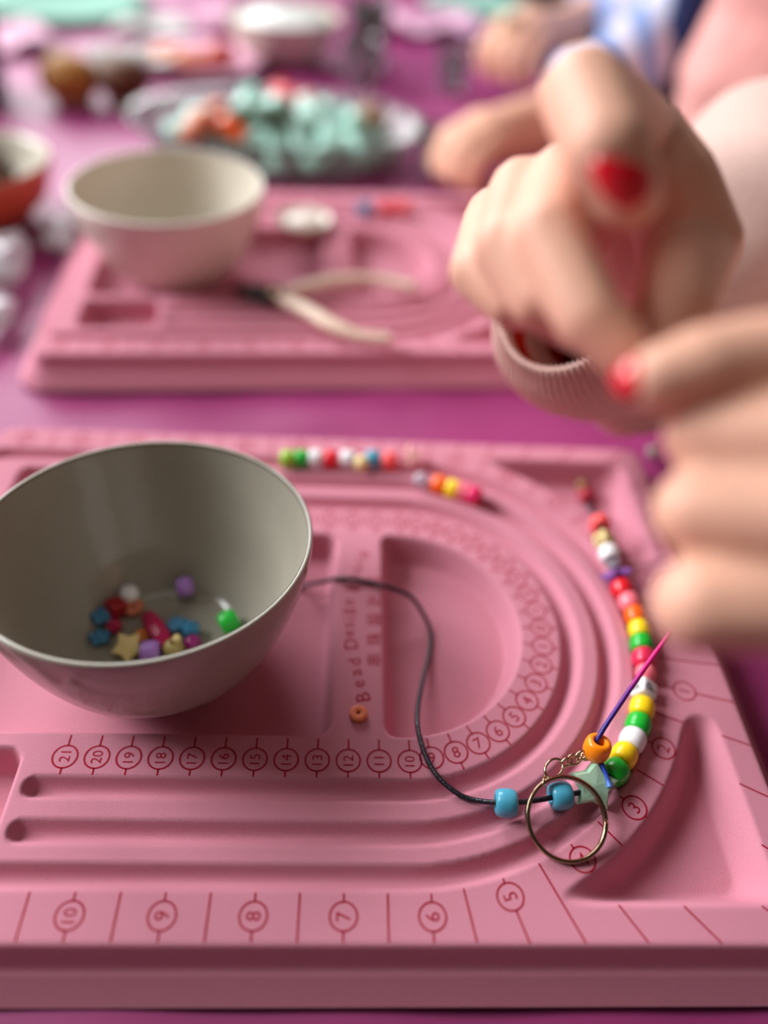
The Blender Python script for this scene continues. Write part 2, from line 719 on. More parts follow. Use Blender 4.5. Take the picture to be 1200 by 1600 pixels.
PANEL, SCALE, INCH, LETTERS = build_board_meshes()
for (bx, by, rz, lab) in ((BX, BY, 0.0, 'pink flocked bead board nearest the camera, with the keyring and bead strand on it'),
                          (None, None, R(4.6), 'pink flocked bead board farther back, with the pliers lying on it')):
    if bx is None:
        c, s = math.cos(rz), math.sin(rz)
        ox, oy = -15.05, -10.94
        bx = -16.6 - (ox * c - oy * s)
        by = 34.85 - (ox * s + oy * c)
        BBX, BBY, BRZ = bx, by, rz
    b = thing('bead_board', lab, 'bead board', (bx, by, 0), 'flocked bead design boards', rz)
    link('molded_panel', PANEL, M['flock'], b)
    tag(link('centimetre_scale', SCALE, M['print'], b), 'red printed centimetre numbers and ticks')
    tag(link('inch_scale', INCH, M['print'], b), 'red printed inch numbers and ticks')
    tag(link('printed_lettering', LETTERS, M['print'], b), 'red printed lettering')

# ------------------------------------------------------------------ bowls
def bowl_profile(rr, h, t, base):
    pr_out = [(0.01, 0.0), (base * 0.8, 0.0), (base, 0.05), (base + 0.20 * (rr - base), 0.28), (base + 0.42 * (rr - base), 0.95), (base + 0.60 * (rr - base), 1.75 * h / 5.9),
              (base + 0.77 * (rr - base), 2.9 * h / 5.9), (base + 0.90 * (rr - base), 4.1 * h / 5.9), (rr - 0.04, 5.3 * h / 5.9), (rr, h - 0.12), (rr - 0.02, h - 0.02)]
    pr_in = [(rr - t * 0.5, h), (rr - t + 0.02, h - 0.03), (rr - t, h - 0.15)]
    for (r, z) in pr_out[::-1][3:-3]:
        pr_in.append((r - t, z + 0.06))
    pr_in += [(base * 0.98, 0.26), (base * 0.7, 0.2), (0.01, 0.2)]
    prof = pr_out + pr_in
    P = np.array(prof)
    # refine for smoothness
    Q = catmull([(a, b, 0) for a, b in prof], 3)[:, :2]
    Q[:, 0] = np.maximum(Q[:, 0], 0.01)
    Q[:, 1] = np.maximum(Q[:, 1], 0.0)
    return [tuple(p) for p in Q]


bw = thing('mixing_bowl', 'grey beige bowl with loose beads in it, on the near bead board', 'bowl', (-6.51, 17.06, 0.96))
bw.rotation_euler = (R(-5.2), 0, 0)
link('bowl_body', mk_mesh('bowl_body', *lathe(bowl_profile(5.5, 5.75, 0.17, 2.35), 96)), M['bowl'], bw)

b2 = thing('mixing_bowl', 'cream bowl standing empty on the farther bead board', 'bowl', (-11.15, 46.6, 0.75))
link('bowl_body', mk_mesh('bowl_body', *lathe(bowl_profile(5.75, 5.8, 0.2, 2.2), 64)), M['bowl_b'], b2)

# ------------------------------------------------------------------ bead meshes
PONY_PROFILE = [(0.17, -0.26), (0.20, -0.32), (0.27, -0.345), (0.35, -0.32), (0.405, -0.24), (0.432, -0.10), (0.432, 0.10), (0.405, 0.24), (0.35, 0.32), (0.27, 0.345), (0.20, 0.32), (0.17, 0.26), (0.16, 0.0)]
PONY = mk_mesh('pony_bead', *lathe(PONY_PROFILE, 32, closed=True))
DISC_PROFILE = [(0.065, -0.07), (0.085, -0.095), (0.275, -0.095), (0.305, -0.07), (0.31, 0.0), (0.305, 0.07), (0.275, 0.095), (0.085, 0.095), (0.065, 0.07)]
DISC = mk_mesh('disc_bead', *lathe(DISC_PROFILE, 36, closed=True))
CUBE = mk_mesh('letter_bead', *rounded_box(0.34, 0.34, 0.32, 0.09, 3))
ROUND = mk_mesh('round_bead', *lathe([(0.10, -0.36)] + [(0.38 * math.cos(t), 0.38 * math.sin(t)) for t in np.linspace(-1.24, 1.24, 13)] + [(0.10, 0.36)], 28, closed=True))
STAR = mk_mesh('star_bead', *star_mesh(0.80, 0.50, 0.25), smooth=False)
STAR_S = mk_mesh('star_bead_flat', *star_mesh(0.62, 0.30, 0.14), smooth=False)
RICE = mk_mesh('long_bead', *lathe([(0.08, -0.72), (0.15, -0.76), (0.24, -0.66), (0.30, -0.35), (0.32, 0.0), (0.30, 0.35), (0.24, 0.66), (0.15, 0.76), (0.08, 0.72)], 8, closed=True), smooth=False)
fv, ff = ICO1
FACET = mk_mesh('faceted_bead', fv * 0.36, ff, smooth=False)


def flower_mesh():
    parts = []
    sv, sf = ICO2
    for k in range(5):
        a = 2 * math.pi * k / 5
        parts.append((sv * np.array([0.17, 0.17, 0.13]) + np.array([0.2 * math.cos(a), 0.2 * math.sin(a), 0]), sf))
    parts.append((sv * np.array([0.14, 0.14, 0.17]), sf))
    return join(parts)


FLOWER = mk_mesh('flower_bead', *flower_mesh())

# ------------------------------------------------------------------ the threaded strand along the outer channel
SP = [(11.19, 24.81, 1.6), (10.95, 23.00, 2.44), (10.91, 22.02, 2.44), (10.94, 21.24, 2.44), (11.01, 20.62, 2.42), (11.01, 20.15, 2.36), (11.10, 19.50, 2.30), (11.25, 18.86, 2.25),
      (11.33, 18.19, 2.25), (11.32, 17.53, 2.25), (11.22, 16.88, 2.25), (11.14, 16.23, 2.25), (11.03, 15.60, 2.25), (10.76, 14.87, 2.27), (10.52, 14.16, 2.25), (10.22, 13.51, 2.25),
      (9.88, 12.94, 2.25), (9.45, 12.37, 2.25), (9.02, 11.80, 2.25)]
SK = ['knot', 'coral', 'cube', 'white', 'clear', 'star', 'red', 'pink', 'deep_orange', 'yellow', 'green', 'raspberry', 'pink_round', 'letter', 'yellow', 'green', 'white', 'yellow', 'green']
strand = thing('bead_strand', 'rainbow strand of plastic beads on black cord, curving along the near board', 'bead strand', (10.5, 15, 2))
so = Vector(strand.location) / CM
SPATH = np.array(SP)
TAIL = [(8.13, 11.26, 2.36), (7.66, 11.02, 2.40), (7.02, 10.89, 2.42), (6.19, 10.74, 2.40), (5.27, 10.65, 2.40), (4.32, 10.86, 2.13), (3.74, 11.14, 2.11), (3.17, 11.75, 2.11), (2.79, 12.71, 2.11),
        (2.71, 13.89, 1.9), (3.04, 15.7, 1.25), (3.42, 17.22, 0.85), (3.53, 18.29, 0.85), (3.24, 18.97, 1.15), (2.69, 19.34, 1.75), (1.85, 19.41, 2.14), (0.95, 19.73, 2.11), (0.01, 19.85, 2.11),
        (-0.75, 20.1, 1.6), (-1.68, 20.44, 0.85), (-2.43, 20.04, 0.85)]
cord = catmull([(11.32, 26.2, 1.05), (11.3, 25.5, 1.1)] + SP + TAIL, 7)
world_part('cord', *sweep(cord, 0.085, 10), M['black_cord'], strand)


def text_plate(s, size):
    cu = bpy.data.curves.new('t', 'FONT')
    cu.body = s
    cu.align_x = 'CENTER'
    cu.align_y = 'CENTER'
    cu.size = size * CM
    cu.extrude = 0.004 * CM
    cu.resolution_u = 3
    ob = bpy.data.objects.new('t', cu)
    COL.objects.link(ob)
    dg = bpy.context.evaluated_depsgraph_get()
    me = bpy.data.meshes.new_from_object(ob.evaluated_get(dg))
    bpy.data.objects.remove(ob)
    bpy.data.curves.remove(cu)
    me.name = 'printed_letter'
    n = len(me.vertices)
    co = np.zeros(n * 3)
    me.vertices.foreach_get('co', co)
    co = co.reshape(-1, 3)
    co[:, :2] -= (co[:, :2].max(0) + co[:, :2].min(0)) / 2
    me.vertices.foreach_set('co', co.ravel())
    return me


LET_P = text_plate('P', 0.62)
LET_R = text_plate('R', 0.62)
for i, kind in enumerate(SK):
    p = Vector(SP[i])
    t = Vector(SPATH[min(i + 1, len(SP) - 1)] - SPATH[max(i - 1, 0)]).normalized()
    if i == len(SP) - 1:
        t = Vector((0.8, 0.6, 0.05)).normalized()
    rot = along(t, 0.6 * i)
    loc = p - so
    if kind == 'knot':
        o = link('cord_knot', mk_mesh('cord_knot', ICO2[0] * np.array([0.17, 0.2, 0.16]), ICO2[1]), M['black_cord'], strand, loc)
    elif kind in ('cube', 'letter'):
        # one corner edge up: two printed faces seen from above
        up = Vector((0, 0, 1))
        x = t.cross(up).normalized()
        y = t.cross(x).normalized()
        m3 = Matrix((x, y, t)).transposed() @ Matrix.Rotation(R(60), 3, 'Z')
        o = link('letter_bead', CUBE, M['bead_white'] if kind == 'letter' else M['bead_cream'], strand, loc, m3)
        tag(o, 'white cube bead with black letters' if kind == 'letter' else 'cream cube bead with a dark letter')
        for ax in (0, 1, 2, 3):
            n = Matrix.Rotation(ax * math.pi / 2, 3, 'Z') @ Vector((0.345, 0, 0))
            # letter face: local X = bead axis or across
            lz = n.normalized()
            lx = Vector((0, 0, -1))
            ly = lz.cross(lx)
            lm = Matrix((lx, ly, lz)).transposed()
            tag(link('printed_letter', LET_P if ax % 2 == 0 else LET_R, M['ink'], o, n, lm), 'black printed letter')
    elif kind == 'star':
        o = link('star_bead', STAR_S, M['purple_clear'], strand, loc, along(t, 0.5))
        tag(o, 'clear purple star bead')
    elif kind == 'clear':
        o = link('round_bead', ROUND, M['clear'], strand, loc, rot)
        o.scale = (0.8, 0.8, 0.6)
        tag(o, 'clear colourless bead')
    elif kind == 'pink_round':
        o = link('round_bead', ROUND, M['bead_pink'], strand, loc, rot)
        tag(o, 'round pink bead')
    elif kind == 'raspberry':
        o = link('pony_bead', PONY, M['bead_raspberry'], strand, loc, rot)
        tag(o, 'raspberry pink bead')
    else:
        o = link('pony_bead', PONY, M['bead_' + kind], strand, loc, rot)
        tag(o, kind.replace('_', ' ') + ' pony bead')
# crimson end bead, small gold bead above it, in the corner compartment
tag(link('round_bead', ROUND, M['bead_crimson'], strand, Vector((11.32, 26.2, 1.1)) - so, along((0, 1, 0))), 'crimson end bead')
o = link('round_bead', ROUND, M['bead_gold'], strand, Vector((11.28, 26.85, 1.12)) - so, along((0, 1, 0.1)))
o.scale = (0.85, 0.85, 0.8)
tag(o, 'brownish gold end bead')
# pale green star, two blue beads on the black cord
tag(link('star_bead', STAR, M['jade'], strand, Vector((8.14, 11.26, 2.42)) - so, Matrix.Rotation(R(28), 3, 'X') @ Matrix.Rotation(R(-8), 3, 'Z')), 'frosted pale green star bead')
for p, t in (((7.02, 10.89, 2.42), (0.85, 0.12, 0)), ((5.27, 10.65, 2.40), (0.95, -0.04, 0.05))):
    tag(link('pony_bead', PONY, M['bead_blue'], strand, Vector(p) - so, along(t)), 'sky blue pony bead')

# ------------------------------------------------------------------ loose cord end with the orange bead
RAIN = [(8.57, 11.07, 2.66), (8.52, 11.33, 2.72), (8.40, 11.75, 2.86), (8.28, 12.16, 3.10), (8.34, 12.42, 3.42), (9.07, 13.27, 4.0), (10.0, 14.3, 4.6), (10.95, 15.3, 5.2)]
tail = thing('cord_end', 'loose blue to hot pink cord end threaded through an orange pony bead', 'cord', (8.3, 12.1, 2.9))
to = Vector(tail.location) / CM
rp = catmull(RAIN, 10)
v, f = sweep(rp, np.interp(np.linspace(0, 1, len(rp)), [0, 0.1, 0.9, 1], [0.10, 0.085, 0.08, 0.055]), 10)
co_ = world_part('cord', v, f, None, tail)
mc = bpy.data.materials.new('ombre_cord')
mc.use_nodes = True
nt = mc.node_tree
b_ = nt.nodes['Principled BSDF']
b_.inputs['Roughness'].default_value = 0.4
at = nt.nodes.new('ShaderNodeAttribute')
at.attribute_name = 'dye'
rm = nt.nodes.new('ShaderNodeValToRGB')
els = rm.color_ramp.elements
els[0].position = 0.0
els[0].color = lin((96, 146, 226))
els[1].position = 1.0
els[1].color = lin((232, 20, 130))
for pos, c in ((0.2, (36, 76, 196)), (0.36, (26, 24, 92)), (0.62, (40, 22, 124)), (0.76, (100, 16, 130)), (0.86, (226, 10, 124))):
    e = els.new(pos)
    e.color = lin(c)
nt.links.new(at.outputs['Fac'], rm.inputs['Fac'])
nt.links.new(rm.outputs['Color'], b_.inputs['Base Color'])
co_.data.materials.append(mc)
attr = co_.data.attributes.new('dye', 'FLOAT', 'POINT')
attr.data.foreach_set('value', np.repeat(np.linspace(0, 1, len(rp)), 10).astype(np.float32))
tag(link('pony_bead', PONY, M['bead_orange'], tail, Vector((8.28, 12.16, 3.10)) - to, along((0.12, 0.25, 1.0))), 'bright orange pony bead')

# ------------------------------------------------------------------ key ring with a short chain
kr = thing('key_ring', 'gold-tinted steel split ring with chain links, leaning on a blue bead', 'key ring', (7.03, 10.05, 2.08))
near = np.array([6.98, 9.03, 2.10])
farp = np.array([7.10, 11.22, 2.95])
cen = (near + farp) / 2
ya = (farp - near) / np.linalg.norm(farp - near)
xa = np.array([1.0, 0.0, 0.0])
xa -= ya * (xa @ ya)
xa /= np.linalg.norm(xa)
na = np.cross(xa, ya)


def flat_ring(cen, xa, ya, na, rad, w, h, n=96, a0=0.0, a1=2 * math.pi, rise=0.0):
    v = []
    f = []
    for k in range(n + 1):
        s = k / n
        a = a0 + (a1 - a0) * s
        d = math.cos(a) * xa + math.sin(a) * ya
        off = na * rise * (s - 0.5)
        for (p, q) in ((-0.5, -0.35), (-0.35, -0.5), (0.35, -0.5), (0.5, -0.35), (0.5, 0.35), (0.35, 0.5), (-0.35, 0.5), (-0.5, 0.35)):
            v.append(cen + d * (rad + p * w) + na * q * h + off)
    for k in range(n):
        for j in range(8):
            f.append((k * 8 + j, (k + 1) * 8 + j, (k + 1) * 8 + (j + 1) % 8, k * 8 + (j + 1) % 8))
    f.append(list(range(8)))
    f.append([n * 8 + j for j in range(8)][::-1])
    return v, f


world_part('split_ring', *join([flat_ring(cen + na * 0.052, xa, ya, na, 1.20, 0.12, 0.1, a0=0.0, a1=2 * math.pi - 0.03),
                                flat_ring(cen - na * 0.052, xa, ya, na, 1.20, 0.12, 0.1, a0=-0.06, a1=2 * math.pi - 0.09)]), M['steel'], kr)


def link_ring(c, d, nrm, a, b, wire):
    d = np.array(d, float)
    d /= np.linalg.norm(d)
    nrm = np.array(nrm, float)
    nrm -= d * (nrm @ d)
    nrm /= np.linalg.norm(nrm)
    s = np.cross(nrm, d)
    t = np.linspace(0, 2 * math.pi, 28, endpoint=False)
    return sweep([np.array(c) + a * math.cos(x) * d + b * math.sin(x) * s for x in t], wire, 8, closed=True)


for c, d, nrm, a, b in (((6.46, 11.15, 2.86), (0.25, 0.5, -0.3), (0.9, -0.2, 0.3), 0.22, 0.12),
                        ((6.82, 11.55, 2.92), (0.7, 0.6, 0.05), (0.1, -0.4, 1.0), 0.36, 0.24),
                        ((7.28, 11.78, 2.88), (0.8, 0.3, 0.0), (0.3, -0.9, 0.5), 0.20, 0.14),
                        ((7.52, 11.86, 2.92), (0.8, 0.3, 0.1), (-0.1, -0.2, 1.0), 0.22, 0.15),
                        ((7.78, 11.98, 2.96), (0.8, 0.35, 0.1), (0.4, -0.8, 0.6), 0.22, 0.14),
                        ((8.02, 12.10, 2.74), (0.7, 0.45, 0.0), (0.0, -0.3, 1.0), 0.20, 0.13)):
    world_part('chain_link', *link_ring(c, d, nrm, a, b, 0.042), M['steel'], kr)

# ------------------------------------------------------------------ orange disc bead on the bar
tag(link('disc_bead', DISC, M['clay_matte'], None, (0.69, 13.85, 2.10)), 'flat orange disc bead lying on the bar under the lettering', 'bead')

# ------------------------------------------------------------------ loose beads in the far channels of the near board
FARB = [('lime', (-2.62, 26.72, 2.3)), ('green', (-2.0, 26.78, 2.3)), ('white', (-1.36, 26.8, 2.3)), ('red', (-0.68, 26.8, 2.3)), ('white', (0.1, 26.84, 2.3)),
        ('cream', (0.72, 26.6, 2.3)), ('blue', (1.24, 26.9, 2.32)), ('coral', (2.02, 26.82, 2.3)), ('pale_pink', (3.05, 27.15, 2.36)), ('silver', (3.40, 25.62, 2.28)),
        ('deep_orange', (4.24, 25.38, 2.25)), ('yellow', (4.80, 25.12, 2.25)), ('pink', (5.2, 24.98, 2.25)), ('hot_pink', (5.68, 24.74, 2.25))]
FARL = ['lime green bead at the left end of the far row', 'bright green pony bead second in the far row', 'white bead between the green and red beads in the far row', 'red pony bead in the far row of the near board',
        'white bead right of the red bead in the far row', 'cream bead beside the blue bead in the far row', 'blue bead right of the cream bead in the far row', 'coral red bead at the right of the far row',
        'pale pink star bead ending the far row', 'silvery clear bead starting the short far row', 'orange pony bead in the short far row', 'yellow bead in the short far row next to orange',
        'pale pink bead in the short far row', 'hot pink bead ending the short far row']
for (k, p), lab in zip(FARB, FARL):
    p = (p[0], p[1], p[2])
    tdir = (1, 0, 0) if p[0] < 3.2 else (0.85, -0.42, 0)
    if k == 'silver':
        o = link('round_bead', ROUND, M['clear'], None, p, along(tdir))
    elif k == 'pale_pink':
        o = link('star_bead', STAR_S, M['bead_pale_pink'], None, p, (R(25), 0, 0.4))
    elif k == 'cream':
        o = link('round_bead', ROUND, M['bead_cream'], None, p, along(tdir))
    else:
        o = link('pony_bead', PONY, M['bead_' + k], None, p, along(tdir))
    tag(o, lab, 'bead', 'loose beads in the far channels')

# ------------------------------------------------------------------ beads inside the near bowl
INB = [('round_bead', ROUND, 'bead_white', (-8.24, 19.3, 1.36), (0, 0, 1), 0.85, 'round white bead at the back of the bowl beads'),
       ('pony_bead', PONY, 'bead_lavender', (-6.16, 19.7, 1.40), (1, 0.2, 0), 0.8, 'lavender bead alone at the far wall of the bowl'),
       ('cube_bead', CUBE, 'bead_dark_red', (-8.62, 18.65, 1.30), (0.2, 0.3, 1), 0.85, 'dark red cube bead in the bowl'),
       ('disc_bead', DISC, 'bead_clay', (-8.05, 18.85, 1.10), (0.1, 0, 1), 1.1, 'flat orange brown disc bead in the bowl by the white bead'),
       ('flower_bead', FLOWER, 'blue_clear', (-9.05, 18.25, 1.28), (0.2, 0, 1), 1.0, 'clear blue flower bead, upper left of the bowl beads'),
       ('flower_bead', FLOWER, 'blue_clear', (-8.9, 17.30, 1.26), (0.1, 0.2, 1), 1.0, 'clear blue flower bead, lower left of the bowl beads'),
       ('faceted_bead', FACET, 'rasp_clear', (-8.5, 17.82, 1.24), (0, 0, 1), 0.8, 'pinkish red faceted bead between the two blue flower beads'),
       ('star_bead', STAR, 'bead_cream', (-7.72, 16.78, 1.40), (0.1, -0.55, 1), 0.70, 'cream star bead in the bowl'),
       ('long_bead', RICE, 'rasp_clear', (-6.85, 17.62, 1.34), (1.03, -1.39, 0.0), 1.05, 'long raspberry pink bead in the bowl'),
       ('flower_bead', FLOWER, 'blue_clear', (-6.18, 17.98, 1.24), (0, 0.2, 1), 1.0, 'clear blue flower bead touching the long raspberry bead'),
       ('faceted_bead', FACET, 'blue_clear', (-5.62, 17.72, 1.28), (0, 0, 1), 0.95, 'faceted blue bead right of the long raspberry bead'),
       ('disc_bead', DISC, 'bead_orange', (-7.42, 17.55, 1.10), (0, 0, 1), 0.8, 'small orange disc bead behind the cream star bead'),
       ('pony_bead', PONY, 'bead_green', (-4.22, 17.94, 1.52), (1, 0.6, 0.2), 0.9, 'green pony bead at the right of the bowl'),
       ('pony_bead', PONY, 'bead_lavender', (-6.9, 16.62, 1.32), (1, 0.1, 0), 0.9, 'lavender pony bead beside the cream star bead'),
       ('round_bead', ROUND, 'bead_olive', (-6.1, 16.80, 1.32), (0, 0, 1), 0.9, 'olive gold round bead near the front of the bowl'),
       ('round_bead', ROUND, 'bead_magenta', (-5.45, 17.08, 1.28), (0, 0, 1), 0.75, 'magenta bead beside the olive gold bead in the bowl'),
       ('pearl_bead', ROUND, 'bead_cream', (-5.95, 16.95, 1.76), (0, 0, 1), 0.35, 'tiny cream pearl on the olive gold bead')]
for (nm, me, mt, p, ax, s, lab) in INB:
    o = link(nm, me, M[mt], None, p, along(ax, 0.7))
    o.location.z += 0.0014
    o.scale = (1.15 * s, 1.15 * s, 1.15 * s)
    tag(o, lab, 'bead', 'loose beads in the near bowl')

# small grey bead on the cloth past the board corner, and a speck by the front edge
tag(link('round_bead', ROUND, mat('grey_bead', (150, 138, 130), rough=0.4), None, (15.75, 30.1, 0.70), along((0, 0.3, 1))), 'small grey bead on the tablecloth behind the knuckles', 'bead')

# ------------------------------------------------------------------ people
def frame_of(a, b):
    a = np.array(a, float)
    b = np.array(b, float)
    T = (b - a) / np.linalg.norm(b - a)
    u = np.cross(T, [0, 0, 1.0])
    u /= np.linalg.norm(u)
    return T, u, np.cross(u, T)


def sleeve_rows(path, rows, seg, rib=0.0, nrib=64, fold=0.0, seed=0.0):
    """rows of (distance along the path, radius); path in world cm"""
    P = catmull(path, 12)
    S = np.concatenate([[0], np.cumsum(np.linalg.norm(np.diff(P, axis=0), axis=1))])
    v = []
    f = []
    for (s, r, rb) in rows:
        c = np.array([np.interp(s, S, P[:, k]) for k in range(3)])
        c2 = np.array([np.interp(s + 0.6, S, P[:, k]) for k in range(3)])
        c1 = np.array([np.interp(max(0, s - 0.6), S, P[:, k]) for k in range(3)])
        T, u, w = frame_of(c1, c2)
        for k in range(seg):
            a = 2 * math.pi * k / seg
            rr = r * (1 + rb * rib * math.cos(nrib * a))
            if fold:
                q = noise.noise(Vector((math.cos(a) * 0.8 + seed, math.sin(a) * 0.8, s * 0.16)))
                q2 = math.sin(s * 0.75 + 2.2 * math.sin(a + seed))
                rr *= 1 + fold * (q * 1.0 + 0.16 * q2) * min(1.0, max(0.0, (s - 1.5) / 5.0))
            v.append(c + rr * (math.cos(a) * u + math.sin(a) * w))
    n = len(rows)
    for i in range(n - 1):
        for k in range(seg):
            l = (k + 1) % seg
            f.append((i * seg + k, i * seg + l, (i + 1) * seg + l, (i + 1) * seg + k))
    return v, f


def head_balls(c, face):
    """a head on a neck: skull, jaw, nose, brow, ears, lips; face is the horizontal unit direction it looks"""
    c = np.array(c, float)
    fx = np.array([face[0], face[1], 0.0])
    sx = np.array([-face[1], face[0], 0.0])
    z = np.array([0, 0, 1.0])
    B = []

    def put(a, b, d, r):
        p = c + fx * a + sx * b + z * d
        B.append((p[0], p[1], p[2], r))
    put(-1.2, 0, 2.0, 8.2)
    put(0.6, 0, 1.0, 7.6)
    put(2.4, 0, -4.5, 5.2)
    put(4.2, 0, -8.2, 2.9)
    put(3.0, 2.6, -5.5, 3.2)
    put(3.0, -2.6, -5.5, 3.2)
    for k in range(6):
        put(7.6 + 0.35 * k, 0, 0.6 - 0.62 * k, 0.75 + 0.09 * k)
    put(8.6, 0.9, -2.7, 0.8)
    put(8.6, -0.9, -2.7, 0.8)
    put(7.0, 3.0, 1.9, 1.0)
    put(7.0, -3.0, 1.9, 1.0)
    for k in range(-3, 4):
        put(7.0 - 0.09 * k * k, 0.62 * k, -5.3, 0.62)
        put(6.9 - 0.09 * k * k, 0.58 * k, -6.2, 0.66)
    for s in (-1, 1):
        for k in range(6):
            put(-0.6 - 0.25 * math.sin(k), s * 7.7, 1.6 - 0.95 * k, 1.05 - 0.08 * k)
    for k in range(8):
        put(-2.4 + 0.1 * k, 0, -5 - 1.6 * k, 5.2 + 0.05 * k)
    return B


def face_parts(person, c, face, hair_mat, off):
    c = np.array(c, float)
    fx = np.array([face[0], face[1], 0.0])
    sx = np.array([-face[1], face[0], 0.0])
    z = np.array([0, 0, 1.0])
    for s in (-1, 1):
        p = c + fx * 6.75 + sx * 3.0 * s
        link('eye', mk_mesh('eye', ICO2[0] * 1.15, ICO2[1]), M['bead_white'], person, p - off)
    balls = []
    for k in range(90):
        a = 2 * math.pi * k / 90
        for e in np.linspace(-0.15, 1.5, 9):
            d = fx * math.cos(a) * math.cos(e) + sx * math.sin(a) * math.cos(e) + z * math.sin(e)
            if math.cos(a) > 0.35 and e < 0.75:
                continue
            p = c + fx * -1.2 + z * 2.0 + d * 8.6
            balls.append((*p, 1.1))
        if math.cos(a) < 0.15:
            for dz in np.arange(0, 15, 1.6):
                p = c + fx * (-1.2 + 8.2 * math.cos(a)) + sx * 8.6 * math.sin(a) + z * (1.0 - dz)
                balls.append((*p, 1.3))
    child_of(remeshed('hair', balls, 0.4, 3), 'hair', person, hair_mat)


M['hair'] = mat('brown_hair', (88, 58, 40), rough=0.5, bump=0.8, bump_scale=300.0)
M['hair_b'] = mat('dark_hair', (52, 40, 34), rough=0.5, bump=0.8, bump_scale=300.0)

# ---- the person in pink, stringing beads with both hands over the near board
P1 = thing('person', 'person in pink knitwear with red nails, both hands over the near board', 'person', (40, 66, -30))
off1 = np.array([40, 66, -30.0])
IDX = [(7.14, 21.02, 18.56, 1.2), (4.69, 17.36, 20.51, 0.95), (4.91, 15.54, 20.01, 0.88), (5.4, 15.21, 19.35, 0.73)]
MID = [(5.46, 19.97, 17.65, 1.1), (4.11, 15.64, 18.26, 0.8), (4.81, 13.76, 17.39, 0.71), (5.49, 13.17, 16.98, 0.6)]
RNG = [(4.48, 20.32, 17.21, 1.0), (3.4, 16.42, 17.58, 0.73), (4.06, 15.11, 16.99, 0.65), (4.87, 14.9, 16.56, 0.57)]
PNK = [(4.0, 21.03, 16.18, 0.95), (2.97, 17.15, 16.57, 0.67), (3.69, 16.07, 16.38, 0.6), (4.66, 16.47, 16.0, 0.53)]
THB = [(9.57, 23.57, 14.19, 1.5), (9.03, 19.49, 16.41, 1.3), (7.6, 16.1, 16.3, 1.0), (6.47, 14.49, 16.11, 0.70)]
balls = []
for ch in (IDX, MID, RNG, PNK, THB):
    balls += chain(ch)
balls += chain([(7.59, 21.3, 18.17, 1.3), (8.27, 20.21, 17.53, 1.35), (8.94, 19.3, 16.5, 1.35)])
WR_A, WR_B = (8.3, 25.71, 11.98, 1.6), (10.03, 26.09, 12.5, 1.6)
for m_, w_, t in ((IDX[0], WR_B, 0.0), (MID[0], WR_B, 0.5), (RNG[0], WR_A, 0.3), (PNK[0], WR_A, 0.0), (THB[1], WR_B, 0.0)):
    balls += chain([m_, w_])
for a, b in ((IDX[0], MID[0]), (MID[0], RNG[0]), (RNG[0], PNK[0]), (IDX[0], THB[0]), (IDX[0], THB[1])):
    a2 = tuple(0.75 * np.array(a) + 0.25 * np.array(WR_B))
    b2 = tuple(0.75 * np.array(b) + 0.25 * np.array(WR_A))
    balls += chain([a2, b2])
balls += chain([(9.2, 25.9, 12.2, 1.75), (12.38, 30.55, 10.08, 1.9), (17.37, 36.23, 9.11, 2.4), (29.7, 47.2, 9.81, 3.2), (35.0, 65.0, 21.0, 3.6), (36.0, 71.0, 26.0, 4.0)])
# left hand: a loose fist, knuckles towards the left, index finger pointing
IDX2 = [(9.18, 12.01, 17.21, 1.1), (7.57, 11.88, 17.82, 0.86), (6.42, 11.72, 17.71, 0.76), (5.66, 11.63, 17.42, 0.64)]
MID2 = [(8.44, 10.17, 17.27, 1.0), (6.67, 11.15, 16.57, 0.8), (7.93, 12.83, 15.09, 0.72), (9.18, 13.02, 14.8, 0.66)]
RNG2 = [(8.36, 9.11, 16.46, 1.0), (6.5, 10.0, 15.66, 0.86), (7.86, 11.65, 14.01, 0.76), (9.22, 12.03, 13.79, 0.7)]
PNK2 = [(8.6, 8.33, 15.11, 1.0), (6.45, 8.62, 14.67, 0.9), (7.77, 10.26, 13.01, 0.78), (9.27, 10.95, 12.68, 0.68)]
THB2 = [(13.0, 15.3, 14.3, 1.3), (10.89, 15.37, 14.9, 1.05), (8.3, 13.75, 15.95, 0.85), (6.85, 12.85, 16.5, 0.62)]
for ch in (IDX2, MID2, RNG2, PNK2, THB2):
    balls += chain(ch)
W2A, W2B = (11.84, 11.4, 15.77, 1.8), (11.8, 10.44, 14.93, 1.8)
for m_, w_ in ((IDX2[0], W2A), (MID2[0], W2A), (RNG2[0], W2B), (PNK2[0], W2B)):
    balls += chain([m_, w_])
for a, b in ((IDX2[0], MID2[0]), (MID2[0], RNG2[0]), (RNG2[0], PNK2[0]), (MID2[3], RNG2[3]), (RNG2[3], PNK2[3])):
    balls += chain([tuple(0.8 * np.array(a) + 0.2 * np.array(W2A)), tuple(0.8 * np.array(b) + 0.2 * np.array(W2B))])
balls += chain([(11.82, 10.92, 15.35, 1.9), (21.55, 18.25, 11.04, 2.1), (36.0, 32.0, 8.5, 3.0), (50.0, 55.0, 27.0, 4.2)])
balls += chain([(36.0, 71.0, 26.0, 4.0), (40, 66, 30, 5.0), (50, 55, 27, 4.2)], 0.5)
balls += chain([(40, 66, 30, 5.0), (40, 66, -20, 6.0)], 0.5)
HC1 = (37.5, 63.5, 49.0)
FD1 = (-0.7071, -0.7071)
balls += head_balls(HC1, FD1)
child_of(remeshed('body', balls, 0.115, 3), 'body', P1, M['skin'])
face_parts(P1, HC1, FD1, M['hair'], off1)


